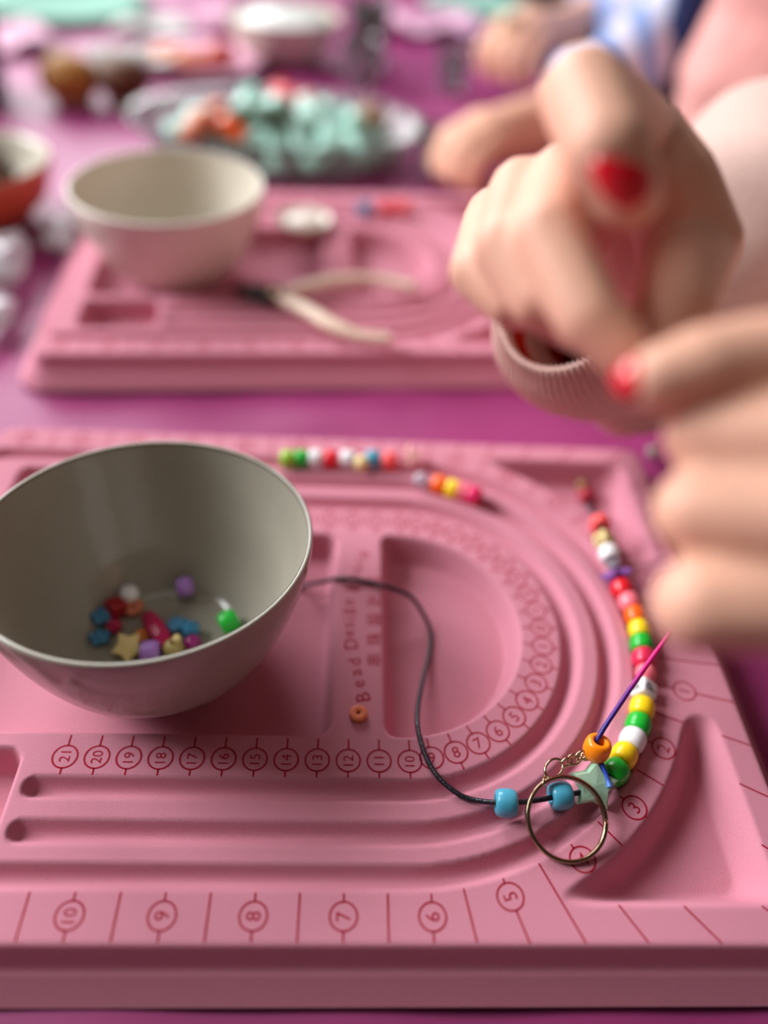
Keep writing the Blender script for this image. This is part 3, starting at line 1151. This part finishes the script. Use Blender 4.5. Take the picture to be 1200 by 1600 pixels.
def nail(c, normal, length_dir, w, l, t):
    n = Vector(normal).normalized()
    y = Vector(length_dir)
    y = (y - n * y.dot(n)).normalized()
    x = y.cross(n)
    m3 = Matrix((x, y, n)).transposed()
    sv, sf = ICO3
    vv = sv.copy()
    # squarer outline than an egg
    vv[:, 0] = np.sign(vv[:, 0]) * np.abs(vv[:, 0]) ** 0.8
    me = mk_mesh('nail', vv * np.array([w, l, t]), sf)
    return tag(link('nail', me, M['nail'], P1, np.array(c) - off1, m3), 'glossy red fingernail')


nail((5.07, 14.81, 19.85), (0.12, -0.70, 0.70), (0.45, -0.05, -0.8), 0.56, 0.72, 0.28)
nail((5.20, 11.62, 17.40), (-0.75, -0.45, 0.45), (-0.6, 0.0, -0.5), 0.38, 0.42, 0.30)

# right sleeve: ribbed cuff with its rolled edge, wide soft arm, sag below
SLV = [(7.75, 25.6, 10.95), (8.35, 26.2, 10.2), (9.3, 27.1, 9.45), (12.4, 29.9, 8.2), (17.11, 34.91, 7.9), (23.0, 40.96, 8.8), (29.68, 47.2, 9.81), (34.0, 55.0, 15.0), (35.0, 65.0, 22.0), (36, 71, 26)]
rows = [(3.2, 2.02, 0), (1.2, 2.08, 0), (0.35, 2.12, 0.6), (0.05, 2.14, 1), (-0.0, 2.22, 1), (0.02, 2.33, 1), (0.2, 2.45, 1), (0.6, 2.75, .6), (1.0, 3.02, .5), (1.5, 3.28, .45), (2.1, 3.5, .4), (2.8, 3.68, .3), (3.6, 3.82, .2)]
rows_in = [(s, r, b) for s, r, b in rows]
S_ = world_part('sleeve', *sleeve_rows(SLV, [(3.3, 3.72, 0)] + [(s, 3.75 + 2.9 * sm(3.5, 22, s) - 0.6 * sm(22, 45, s), 0) for s in np.arange(3.6, 62, 0.55)], 72, fold=0.2, seed=1.7), M['knit'], P1)
tag(S_, 'pink right sleeve, tinted paler as brightly lit')
v, f = sleeve_rows(SLV, rows_in, 512, rib=0.03, nrib=64)
cuff = world_part('ribbed_cuff', v, f, M['knit'], P1)
cuff.parent = S_
tag(cuff, 'ribbed knit cuff')
v, f = sleeve_rows(SLV, [(0.75, 2.05, 0), (2.0, 2.0, 0), (5.0, 2.5, 0)], 64)
lining = world_part('sleeve_lining', v, f, M['knit_in'], P1)
lining.parent = S_
tag(lining, 'orange red inner lining')
child_of(remeshed('sleeve_fold', chain([(11.2, 28.3, 5.9, 1.5), (12.9, 28.9, 4.6, 1.7), (14.6, 29.6, 4.3, 1.6), (17.0, 33.0, 4.6, 2.0)], 0.3), 0.2, 4), 'sleeve_fold', P1, M['knit'])
# left sleeve
SLV2 = [(15.3, 13.5, 13.5), (17.5, 15.0, 12.6), (21.55, 18.25, 11.04), (28.0, 24.0, 9.2), (36.0, 32.0, 8.5), (43.0, 42.0, 14.0), (48.0, 51.0, 22.0), (50, 55, 27)]
v, f = sleeve_rows(SLV2, [(1.5, 2.3, 0), (0.1, 2.35, 0), (0, 2.5, 0), (0.1, 2.7, 0)] + [(s, 2.8 + 3.6 * sm(1, 16, s), 0) for s in np.arange(0.6, 56, 0.8)], 64, fold=0.12, seed=4.2)
tag(world_part('sleeve', v, f, M['knit'], P1), 'pink left sleeve, tinted paler as brightly lit')
# sweatshirt body
balls = []
for z in np.arange(-22, 27, 3.0):
    for s in np.linspace(-7, 7, 6):
        k = sm(20, 30, z)
        balls.append((41.5 + s * 0.7071, 66 - s * 0.7071, z, 9.0 - 1.6 * k + 0.5 * math.sin(z * 0.55 + s * 0.35)))
balls += chain([(36.0, 71.5, 25.0, 5.8), (40, 66, 31, 6.5), (49, 56, 25, 6.4)], 0.4)
tag(child_of(remeshed('sweatshirt', balls, 0.5, 4), 'sweatshirt', P1, M['sweat']), 'pink sweatshirt')

# ---- the second person farther along the table
M['shirt_b'] = mat('pale_blue_shirt', (168, 186, 226), rough=0.85)
nt2 = M['shirt_b'].node_tree
wv = nt2.nodes.new('ShaderNodeTexWave')
wv.inputs['Scale'].default_value = 9.0
wv.inputs['Distortion'].default_value = 3.0
wv.inputs['Detail'].default_value = 2.0
tcs = nt2.nodes.new('ShaderNodeTexCoord')
nt2.links.new(tcs.outputs['Object'], wv.inputs['Vector'])
rs = nt2.nodes.new('ShaderNodeValToRGB')
rs.color_ramp.elements[0].color = lin((120, 150, 206))
rs.color_ramp.elements[1].color = lin((206, 204, 224))
rs.color_ramp.elements[0].position = 0.25
rs.color_ramp.elements[1].position = 0.65
nt2.links.new(wv.outputs['Fac'], rs.inputs['Fac'])
nt2.links.new(rs.outputs['Color'], nt2.nodes['Principled BSDF'].inputs['Base Color'])
M['navy'] = mat('navy_cloth', (22, 34, 82), rough=0.8)
P2 = thing('person', 'person in blue and white shirt and navy vest, arms on the table', 'person', (36, 104, -30))
off2 = np.array([36, 104, -30.0])
b = []
# left arm: forearm lying on the cloth, loose fist towards the boards
b += chain([(40, 91, 28, 4.2), (33, 88, 8, 3.6), (17, 71.5, 3.6, 2.7), (12.4, 68.0, 3.4, 2.5)])
for q in ([(10.4, 67.6, 4.2, 1.5), (7.6, 65.6, 3.6, 1.15), (6.9, 65.2, 2.1, 1.0), (8.2, 66.2, 1.4, .9)], [(10.5, 66.5, 4.3, 1.5), (7.7, 64.2, 3.7, 1.15), (7.1, 63.7, 2.1, 1.0), (8.4, 64.8, 1.4, .9)],
          [(10.9, 65.6, 4.2, 1.45), (8.6, 63.0, 3.6, 1.15), (8.1, 62.5, 2.1, 1.0), (9.2, 63.8, 1.4, .9)], [(11.4, 65.0, 3.9, 1.3), (9.6, 62.2, 3.2, 1.0), (9.2, 61.9, 1.8, .9), (10.1, 63.2, 1.3, .8)],
          [(11.0, 69.2, 3.4, 1.5), (8.9, 68.6, 2.6, 1.1), (7.4, 67.2, 1.9, .95)]):
    b += chain(q)
    b += chain([q[0], (12.4, 68.0, 3.4, 2.2)])
# right arm: hand bent over its work
b += chain([(42, 117, 28, 4.2), (33, 109, 8, 3.4), (24, 98, 5.6, 2.5), (20.5, 94.5, 5.6, 2.3)])
for q in ([(17.6, 93.6, 6.8, 1.5), (14.6, 91.4, 6.4, 1.1), (13.0, 90.0, 4.6, 1.0), (13.4, 89.6, 2.9, .85)], [(17.8, 92.3, 6.9, 1.5), (15.2, 89.6, 6.5, 1.1), (14.0, 88.0, 4.7, 1.0), (14.4, 87.7, 3.0, .85)],
          [(18.2, 91.2, 6.7, 1.45), (16.4, 88.3, 6.2, 1.1), (15.6, 86.9, 4.5, 1.0), (16.0, 86.6, 3.0, .85)], [(18.9, 90.4, 6.2, 1.3), (17.8, 87.6, 5.6, .95), (17.3, 86.6, 4.2, .9), (17.6, 86.4, 2.9, .8)],
          [(18.4, 95.6, 5.2, 1.5), (15.4, 94.4, 4.0, 1.1), (13.4, 92.2, 3.0, .95)]):
    b += chain(q)
    b += chain([q[0], (20.5, 94.5, 5.6, 2.1)])
b += chain([(40, 91, 28, 4.2), (38, 104, 31, 5), (42, 117, 28, 4.2)], 0.5) + chain([(38, 104, 31, 5.0), (38, 104, -20, 6.0)], 0.5)
HC2 = (36, 104, 50.0)
b += head_balls(HC2, (-1.0, 0.0))
child_of(remeshed('body', b, 0.26, 3), 'body', P2, M['skin_b'])
face_parts(P2, HC2, (-1.0, 0.0), M['hair_b'], off2)
b = []
for z in np.arange(-22, 27, 3.0):
    for s in np.linspace(-6, 6, 5):
        b.append((36.5, 104 + s, z, 11.0 + 0.5 * math.sin(z * 0.6 + s * 0.4)))
b += chain([(40, 92, 27, 5.6), (38, 104, 31, 6.2), (42, 116, 27, 5.8)], 0.4)
b += chain([(40, 92, 27, 5.6), (33, 88.3, 9, 4.7), (21.5, 76, 4.9, 3.6)], 0.3) + chain([(42, 116, 27, 5.8), (34, 110, 9.5, 4.7), (27.5, 102, 6.8, 3.4)], 0.3)
tag(child_of(remeshed('shirt', b, 0.6, 4), 'shirt', P2, M['shirt_b']), 'blue and white shirt')
b = []
for z in np.arange(-22, 26, 1.2):
    for t in np.linspace(0, 1, 9):
        b.append((28.7 + 1.2 * t, 79.6 - 0.6 * t, z, 1.25))
tag(child_of(remeshed('vest', b, 0.5, 3), 'vest', P2, M['navy']), 'navy vest panel')
sv, sf = ICO2
tag(world_part('finger_ring', *sweep([(15.6 + 1.25 * math.cos(t), 89.2 + 0.4 * math.cos(t), 6.6 + 1.2 * math.sin(t)) for t in np.linspace(0, 2 * math.pi, 24, endpoint=False)], 0.28, 8, closed=True), M['steel'], P2), 'silver ring')

# ------------------------------------------------------------------ things on the farther bead board
pl = thing('pliers', 'flat nose pliers with cream handles lying open on the farther bead board', 'pliers', (-4.3, 41.0, 2.0))
M['grip'] = mat('cream_grip', (226, 200, 178), rough=0.35, spec=0.5)
world_part('handle', *sweep(catmull([(-4.1, 40.75, 2.55), (-2.6, 39.6, 2.6), (-0.9, 37.9, 2.6), (0.6, 37.0, 2.6), (2.3, 36.75, 2.6)], 8), [0.36 + 0.14 * math.sin(math.pi * min(1, t * 1.4)) for t in np.linspace(0, 1, 33)], 12, flat=0.75), M['grip'], pl)
world_part('handle', *sweep(catmull([(-4.3, 41.2, 2.55), (-2.6, 42.1, 2.6), (-0.6, 43.2, 2.6), (1.6, 43.5, 2.6), (4.0, 42.7, 2.6)], 8), [0.36 + 0.14 * math.sin(math.pi * min(1, t * 1.4)) for t in np.linspace(0, 1, 33)], 12, flat=0.75), M['grip'], pl)
for s in (-1, 1):
    world_part('jaw', *sweep([(-3.9, 41.0 + 0.1 * s, 2.5), (-4.6, 41.12 + 0.45 * s, 2.52), (-5.4, 41.35 + 0.4 * s, 2.52), (-6.9, 41.9 + 0.14 * s, 2.5)], [0.34, 0.42, 0.34, 0.13], 10, flat=0.8), M['steel_dark'], pl)
v, f = solid_lathe([(0.01, -0.42), (0.42, -0.42), (0.46, -0.36), (0.46, 0.36), (0.42, 0.42), (0.01, 0.42)], 24)
tag(link('pivot', mk_mesh('pivot', v, f), M['steel'], pl, (-0.1, 0.0, 0.55)), 'bright pivot')

ds = thing('small_dish', 'small round white dish on the top strip of the farther bead board', 'dish', (-3.35, 51.6, 2.0))
v, f = lathe([(0.01, 0), (1.2, 0), (1.55, 0.15), (1.86, 0.62), (1.88, 0.70), (1.80, 0.70), (1.5, 0.28), (1.1, 0.16), (0.01, 0.16)], 40)
link('dish_body', mk_mesh('dish_body', v, f), M['bowl_b'], ds)
link('dish_filling', mk_mesh('dish_filling', ICO2[0] * np.array([1.3, 1.3, 0.32]), ICO2[1]), mat('white_filling', (236, 224, 214), rough=0.5), ds, (0, 0, 0.45))
for p, k, lab in (((2.4, 54.6, 2.42), 'red', 'red bead at the left of the two on the farther board'), ((3.6, 54.9, 2.42), 'coral', 'coral bead at the right of the two on the farther board'), ((0.85, 54.2, 2.42), 'teal', 'dark teal bead beside the lettered bar on the farther board')):
    o = link('pony_bead', PONY, M['bead_' + k], None, p, along((1, 0.2, 0)))
    o.scale = (1.2, 1.2, 1.4)
    tag(o, lab, 'bead', 'beads on the farther board')

# ------------------------------------------------------------------ things along the table behind
M['clear_plastic'] = mat('clear_plastic', (216, 232, 222), rough=0.12, trans=0.85, ior=1.3)
M['mint'] = mat('mint_foil', (188, 238, 224), rough=0.35, spec=0.6, coat=0.3)
M['dark_green'] = mat('dark_green_foil', (96, 128, 108), rough=0.4)
tr = thing('sweets_platter', 'oval clear platter heaped with mint green wrapped sweets', 'platter', (-6.6, 69.8, 0.0))
v, f = lathe([(0.01, 0.0), (9.6, 0.0), (10.6, 0.3), (12.0, 2.4), (12.7, 2.9), (12.7, 3.05), (11.8, 2.6), (10.4, 0.55), (9.4, 0.22), (0.01, 0.22)], 64, sy=0.62)
link('platter_body', mk_mesh('platter_body', v, f), M['clear_plastic'], tr)


def crumple(seed, s=(1, 1, 1), amp=0.35):
    v, f = ICO3
    out = []
    for p in v:
        q = Vector(p) * 1.7 + Vector((seed * 3.1, seed, 0))
        n = noise.noise(q) * amp + abs(noise.noise(q * 2.3)) * amp * 0.7
        out.append(np.array(p) * (1 + n) * np.array(s))
    return out, f


SW = []
for k in range(4):
    body = crumple(k + 1, (1.35, 0.85, 0.7))
    SW.append(mk_mesh('wrapped_sweet', *body, smooth=True))
TW = mk_mesh('twist', *crumple(9, (0.45, 0.75, 0.5), 0.5))
rg = random.Random(11)
cols = ['mint'] * 3 + ['dark_green']
ORD = ['first', 'second', 'third', 'fourth', 'fifth', 'sixth', 'seventh', 'eighth', 'ninth', 'tenth', 'eleventh', 'twelfth', 'thirteenth']
for ring_, (n, rr, z) in enumerate(((13, 0.72, 1.7), (9, 0.45, 2.0), (6, 0.28, 3.1))):
    spots = [2 * math.pi * (k + 0.3 * ring_) / n + rg.uniform(-0.12, 0.12) for k in range(n)]
    spots.sort(key=lambda q_: math.cos(q_))
    for k, a in enumerate(spots):
        x = -6.6 + 10.6 * rr * math.cos(a)
        y = 69.8 + 10.6 * 0.62 * rr * math.sin(a)
        mt = M[cols[rg.randrange(4)]]
        o = link('wrapped_sweet', SW[rg.randrange(4)], mt, None, (x, y, z + rg.uniform(0, 0.4)), (rg.uniform(-.4, .4), rg.uniform(-.4, .4), rg.uniform(0, 6.28)))
        s = rg.uniform(1.05, 1.45)
        o.scale = (s, s, s)
        for sd in (-1, 1):
            t_ = link('wrapper_twist', TW, mt, o, (1.65 * sd, 0, 0))
        dark = mt is M['dark_green']
        tag(o, ('dark green' if dark else 'mint green') + ' wrapped sweet, ' + ORD[k] + ' from the left in the ' + ('outer ring', 'middle ring', 'top layer')[ring_] + ' of the heap', 'sweet', 'dark green sweets in the platter' if dark else 'mint sweets in the platter')
for nm, c, p, s, lab in (('wrapped_sweet', 'red', (-6.2, 72.0, 3.9), 1.0, 'bright red wrapped sweet on top of the mint heap'), ('wrapped_sweet', 'coral', (-4.2, 71.2, 3.9), 0.7, 'coral pink wrapped sweet on top of the mint heap'),
                          ('wrapped_sweet', 'clay', (-12.2, 65.8, 3.6), 1.25, 'peach wrapped sweet at the near left of the platter'), ('wrapped_sweet', 'deep_orange', (-10.4, 65.5, 3.5), 0.9, 'orange wrapped sweet at the near edge of the platter'),
                          ('wrapped_sweet', 'gold', (1.4, 70.0, 3.5), 1.1, 'brownish wrapped sweet at the right of the platter')):
    o = link(nm, SW[1], M['bead_' + c], None, p, (0.3, 0.2, rg.uniform(0, 6)))
    o.scale = (s, s, s)
    for sd in (-1, 1):
        link('wrapper_twist', TW, M['bead_' + c], o, (1.65 * sd, 0, 0))
    tag(o, lab, 'sweet', 'coloured sweets in the platter')

M['glass'] = mat('drinking_glass', (236, 240, 238), rough=0.04, trans=0.95)


def tumbler(name, label, loc, r, h, fill=None, fill_label=None):
    t = thing(name, label, 'cup', loc)
    v, f = lathe([(0.01, 0), (r * 0.78, 0), (r * 0.82, 0.1), (r, h - 0.06), (r * 0.98, h), (r - 0.14, h - 0.06), (r * 0.82 - 0.14, 0.35), (0.01, 0.3)], 40)
    link('cup_body', mk_mesh('cup_body', v, f), M['glass'], t)
    if fill:
        v, f = solid_lathe([(0.01, 0.36), (r * 0.80 - 0.16, 0.36), (r * 0.93 - 0.16, h * 0.62), (0.01, h * 0.66)], 32)
        tag(link('cup_contents', mk_mesh('cup_contents', v, f), fill, t), fill_label)
    return t


tumbler('clear_cup', 'small clear cup just right of the sweets platter', (7.0, 67.9, 0), 1.9, 3.6)
tumbler('drinking_glass', 'clear glass with a yellowish drink behind the platter', (1.2, 100.0, 0), 2.4, 6.5, mat('pale_drink', (226, 206, 130), rough=0.2), 'pale yellow drink')
tumbler('drinking_glass', 'empty clear glass in front of the one holding yellowish drink', (0.4, 90.6, 0), 2.2, 4.5)
tumbler('drinking_glass', 'empty clear glass nearest the bent hand of the far person', (10.2, 91.6, 0), 1.8, 4.0)

lb = thing('snack_bowl', 'orange red bowl with cream inside, at the left edge, holding chocolate', 'bowl', (-26.2, 54.2, 0))
v, f = lathe([(0.01, 0), (2.6, 0), (3.2, 0.2), (4.6, 1.6), (5.3, 3.6), (5.4, 4.1), (5.3, 4.15)], 56)
tag(link('bowl_outside', mk_mesh('bowl_outside', v, f), mat('terracotta_glaze', (196, 84, 58), rough=0.3), lb), 'orange red glazed outside')
v, f = lathe([(5.3, 4.15), (5.15, 4.1), (5.0, 3.6), (4.3, 1.8), (3.0, 0.5), (0.01, 0.3)], 56)
tag(link('bowl_inside', mk_mesh('bowl_inside', v, f), M['bowl_b'], lb), 'cream glazed inside')
M['choc'] = mat('dark_chocolate', (70, 40, 24), rough=0.4)
M['bun'] = mat('golden_crust', (178, 122, 50), rough=0.6, vary=0.25, vary_scale=40.0)
M['bun_d'] = mat('dark_brown_crust', (98, 54, 22), rough=0.6, vary=0.25, vary_scale=40.0)
tag(link('chocolate_chunk', mk_mesh('chocolate_chunk', *crumple(21, (2.5, 2.1, 1.3))), M['choc'], None, (-26.6, 55.2, 2.9)), 'dark chocolate chunk at the back of the orange red bowl', 'chocolate')
tag(link('lime_slice', mk_mesh('lime_slice', *crumple(23, (1.6, 0.8, 0.9), 0.15)), mat('yellow_green', (190, 196, 84), rough=0.4), None, (-25.6, 51.6, 2.7)), 'yellow green piece at the front of the orange red bowl', 'fruit')
for lab, p, s, mt in (('golden brown bun at the left of a pair behind the platter', (-26.8, 80.0, 0), 2.7, 'bun'), ('dark brown bun at the right of a pair behind the platter', (-22.2, 80.8, 0), 2.5, 'bun_d')):
    t = thing('bun', lab, 'bun', p, 'pair of buns')
    link('bun_top', mk_mesh('bun_top', *crumple(s * 7, (s, s, s * 0.75), 0.14)), M[mt], t, (0, 0, 2.1))
    v, f = lathe([(0.01, 0.0), (s * 0.62, 0.0)] + [(s * (0.62 + 0.03 * k), 0.35 * k) for k in range(1, 7)] + [(s * 0.72, 2.0), (s * 0.55, 0.2), (0.01, 0.2)], 28)
    link('paper_case', mk_mesh('paper_case', v, f), mat('paper_case', (212, 190, 150), rough=0.8), t)
v, f = lathe([(0.01, 0), (3.6, 0), (3.9, 0.3), (4.2, 6.5), (4.25, 7.6), (4.1, 7.7), (3.9, 7.5), (3.6, 0.6), (0.01, 0.5)], 40)
t = thing('mug', 'navy blue mug standing at the left edge of the frame', 'mug', (-37.2, 80.5, 0))
link('mug_body', mk_mesh('mug_body', v, f), mat('navy_glaze', (20, 44, 96), rough=0.3), t)
link('mug_handle', mk_mesh('mug_handle', *sweep([(-4.0 - 2.2 * math.sin(x), 0.0, 3.8 + 2.3 * math.cos(x)) for x in np.linspace(0, math.pi, 16)], 0.5, 10)), mat('navy_glaze_handle', (20, 44, 96), rough=0.3), t)

M['mint_card'] = mat('mint_card', (140, 184, 168), rough=0.85, spec=0.2)
M['tissue'] = mat('white_tissue', (208, 206, 202), rough=0.8)
M['pink_paper'] = mat('pink_paper', (224, 170, 196), rough=0.7)


def wavy_sheet(name, label, cat, loc, sx, sy, rz, m_, amp=0.7, seed=0.0, group=None):
    n = 26
    top = []
    for i in range(n):
        for j in range(n):
            x = (i / (n - 1) - 0.5) * sx
            y = (j / (n - 1) - 0.5) * sy
            z = 0.15 + amp * (0.9 + noise.noise(Vector((x * 0.28 + seed, y * 0.28, seed))) + 0.35 * noise.noise(Vector((x * 0.8, y * 0.8 + seed, 3))))
            top.append((x, y, max(0.1, z)))
    v = top + [(x, y, z - 0.08) for x, y, z in top]
    f = []
    N = n * n
    for i in range(n - 1):
        for j in range(n - 1):
            a, b_, c_, d_ = i * n + j, (i + 1) * n + j, (i + 1) * n + j + 1, i * n + j + 1
            f.append((a, b_, c_, d_))
            f.append((a + N, d_ + N, c_ + N, b_ + N))
    for i in range(n - 1):
        for a, b_ in ((i * n, (i + 1) * n), ((i + 1) * n + n - 1, i * n + n - 1), (i + 1, i), ((n - 1) * n + i, (n - 1) * n + i + 1)):
            f.append((b_, a, a + N, b_ + N))
    o = link(name, mk_mesh(name, v, f), m_, None, loc, (0, 0, rz))
    return tag(o, label, cat, group)


wavy_sheet('paper_napkin', 'crumpled white napkin behind the two buns', 'napkin', (-24.0, 91.5, 0), 8, 6, 0.4, M['tissue'], 1.2, 2.0)
wavy_sheet('paper_napkin', 'crumpled pale pink napkin at the far middle of the table', 'napkin', (-14.0, 112.0, 0), 12, 9, -0.3, M['pink_paper'], 1.2, 5.0)
wavy_sheet('paper_napkin', 'pale pink napkin behind the glasses, near the far person', 'napkin', (9.0, 116.0, 0), 13, 10, 0.2, M['pink_paper'], 1.3, 8.0)
wavy_sheet('paper_napkin', 'pale pink napkin at the far left edge of the picture', 'napkin', (-38.5, 98.0, 0), 9, 9, 0.6, M['pink_paper'], 1.0, 11.0)
wavy_sheet('paper_napkin', 'white napkin lying flat at the far left middle', 'napkin', (-25.0, 108.0, 0), 9, 6, 0.1, M['tissue'], 0.6, 14.0)
for lab, loc, r, mt in (('pink paper plate with peach slices, behind the platter', (-17.2, 94.5, 0), 7.2, 'pink_paper'), ('mint green paper plate at the far left end of the table', (-37.5, 116.0, 0), 10.5, 'mint_card'), ('mint green paper plate far behind at the right end', (17.0, 131.0, 0), 8.0, 'mint_card')):
    t = thing('paper_plate', lab, 'plate', loc)
    prof = [(0.01, 0.0), (r * 0.68, 0.0), (r * 0.8, 0.5), (r, 0.9), (r, 1.0), (r * 0.79, 0.62), (r * 0.67, 0.14), (0.01, 0.14)]
    link('plate_body', mk_mesh('plate_body', *lathe(prof, 56)), M[mt], t)
for lab, c, p, s in (('peach slice at the left of the pink plate', (244, 160, 112), (-20.6, 94.0, 1.0), (1.9, 1.2, 0.9)), ('peach slice in the middle of the pink plate', (240, 150, 110), (-18.2, 93.0, 1.0), (1.7, 1.2, 0.9)),
                     ('orange red slice at the front right of the pink plate', (214, 96, 74), (-15.8, 94.0, 1.0), (1.7, 1.3, 0.9)), ('red slice at the back right of the pink plate', (190, 60, 70), (-15.0, 96.4, 1.0), (1.6, 1.3, 1.0))):
    tag(link('fruit_slice', mk_mesh('fruit_slice', *crumple(sum(p), s, 0.12)), mat('fruit_' + lab.split()[0], c, rough=0.4), None, p), lab, 'fruit', 'fruit slices on the pink plate')
fb = thing('white_bowl', 'white bowl with whipped cream far behind the platter', 'bowl', (-8.2, 98.5, 0))
link('bowl_body', mk_mesh('bowl_body', *lathe(bowl_profile(6.2, 4.6, 0.22, 3.0), 56)), M['bowl_b'], fb)
tag(link('cream_filling', mk_mesh('cream_filling', *crumple(31, (5.0, 5.0, 1.5), 0.2)), mat('white_cream', (226, 228, 222), rough=0.4), fb, (0, 0, 3.4)), 'white whipped cream')

M['cello'] = mat('crinkled_cellophane', (232, 228, 232), rough=0.12, trans=0.55, spec=0.6)
for k, (lab, p, s) in enumerate((('crumpled clear cellophane beside the left edge of the farther board', (-21.8, 45.4, 1.1), (1.5, 3.0, 1.1)), ('small crumpled cellophane scrap near the near left corner of the farther board', (-20.6, 39.6, 0.8), (1.3, 1.8, 0.8)),
                                ('cellophane scrap beside the cream bowl, behind the farther board', (-19.6, 50.8, 0.8), (1.3, 1.6, 0.8)))):
    tag(link('cellophane_scrap', mk_mesh('cellophane_scrap', *crumple(41 + k, s, 0.45)), M['cello'], None, p), lab, 'wrapper', 'cellophane scraps')

# everything that stands on the cloth itself is set at the cloth's height
for o in list(COL.objects):
    if o.parent is None and o.get('category') in ('platter', 'sweet', 'cup', 'bowl', 'bun', 'mug', 'napkin', 'plate', 'fruit', 'chocolate', 'wrapper') and o.location.z < 0.12 and 'bead board' not in o.get('label', ''):
        o.location.z += LIFT * CM
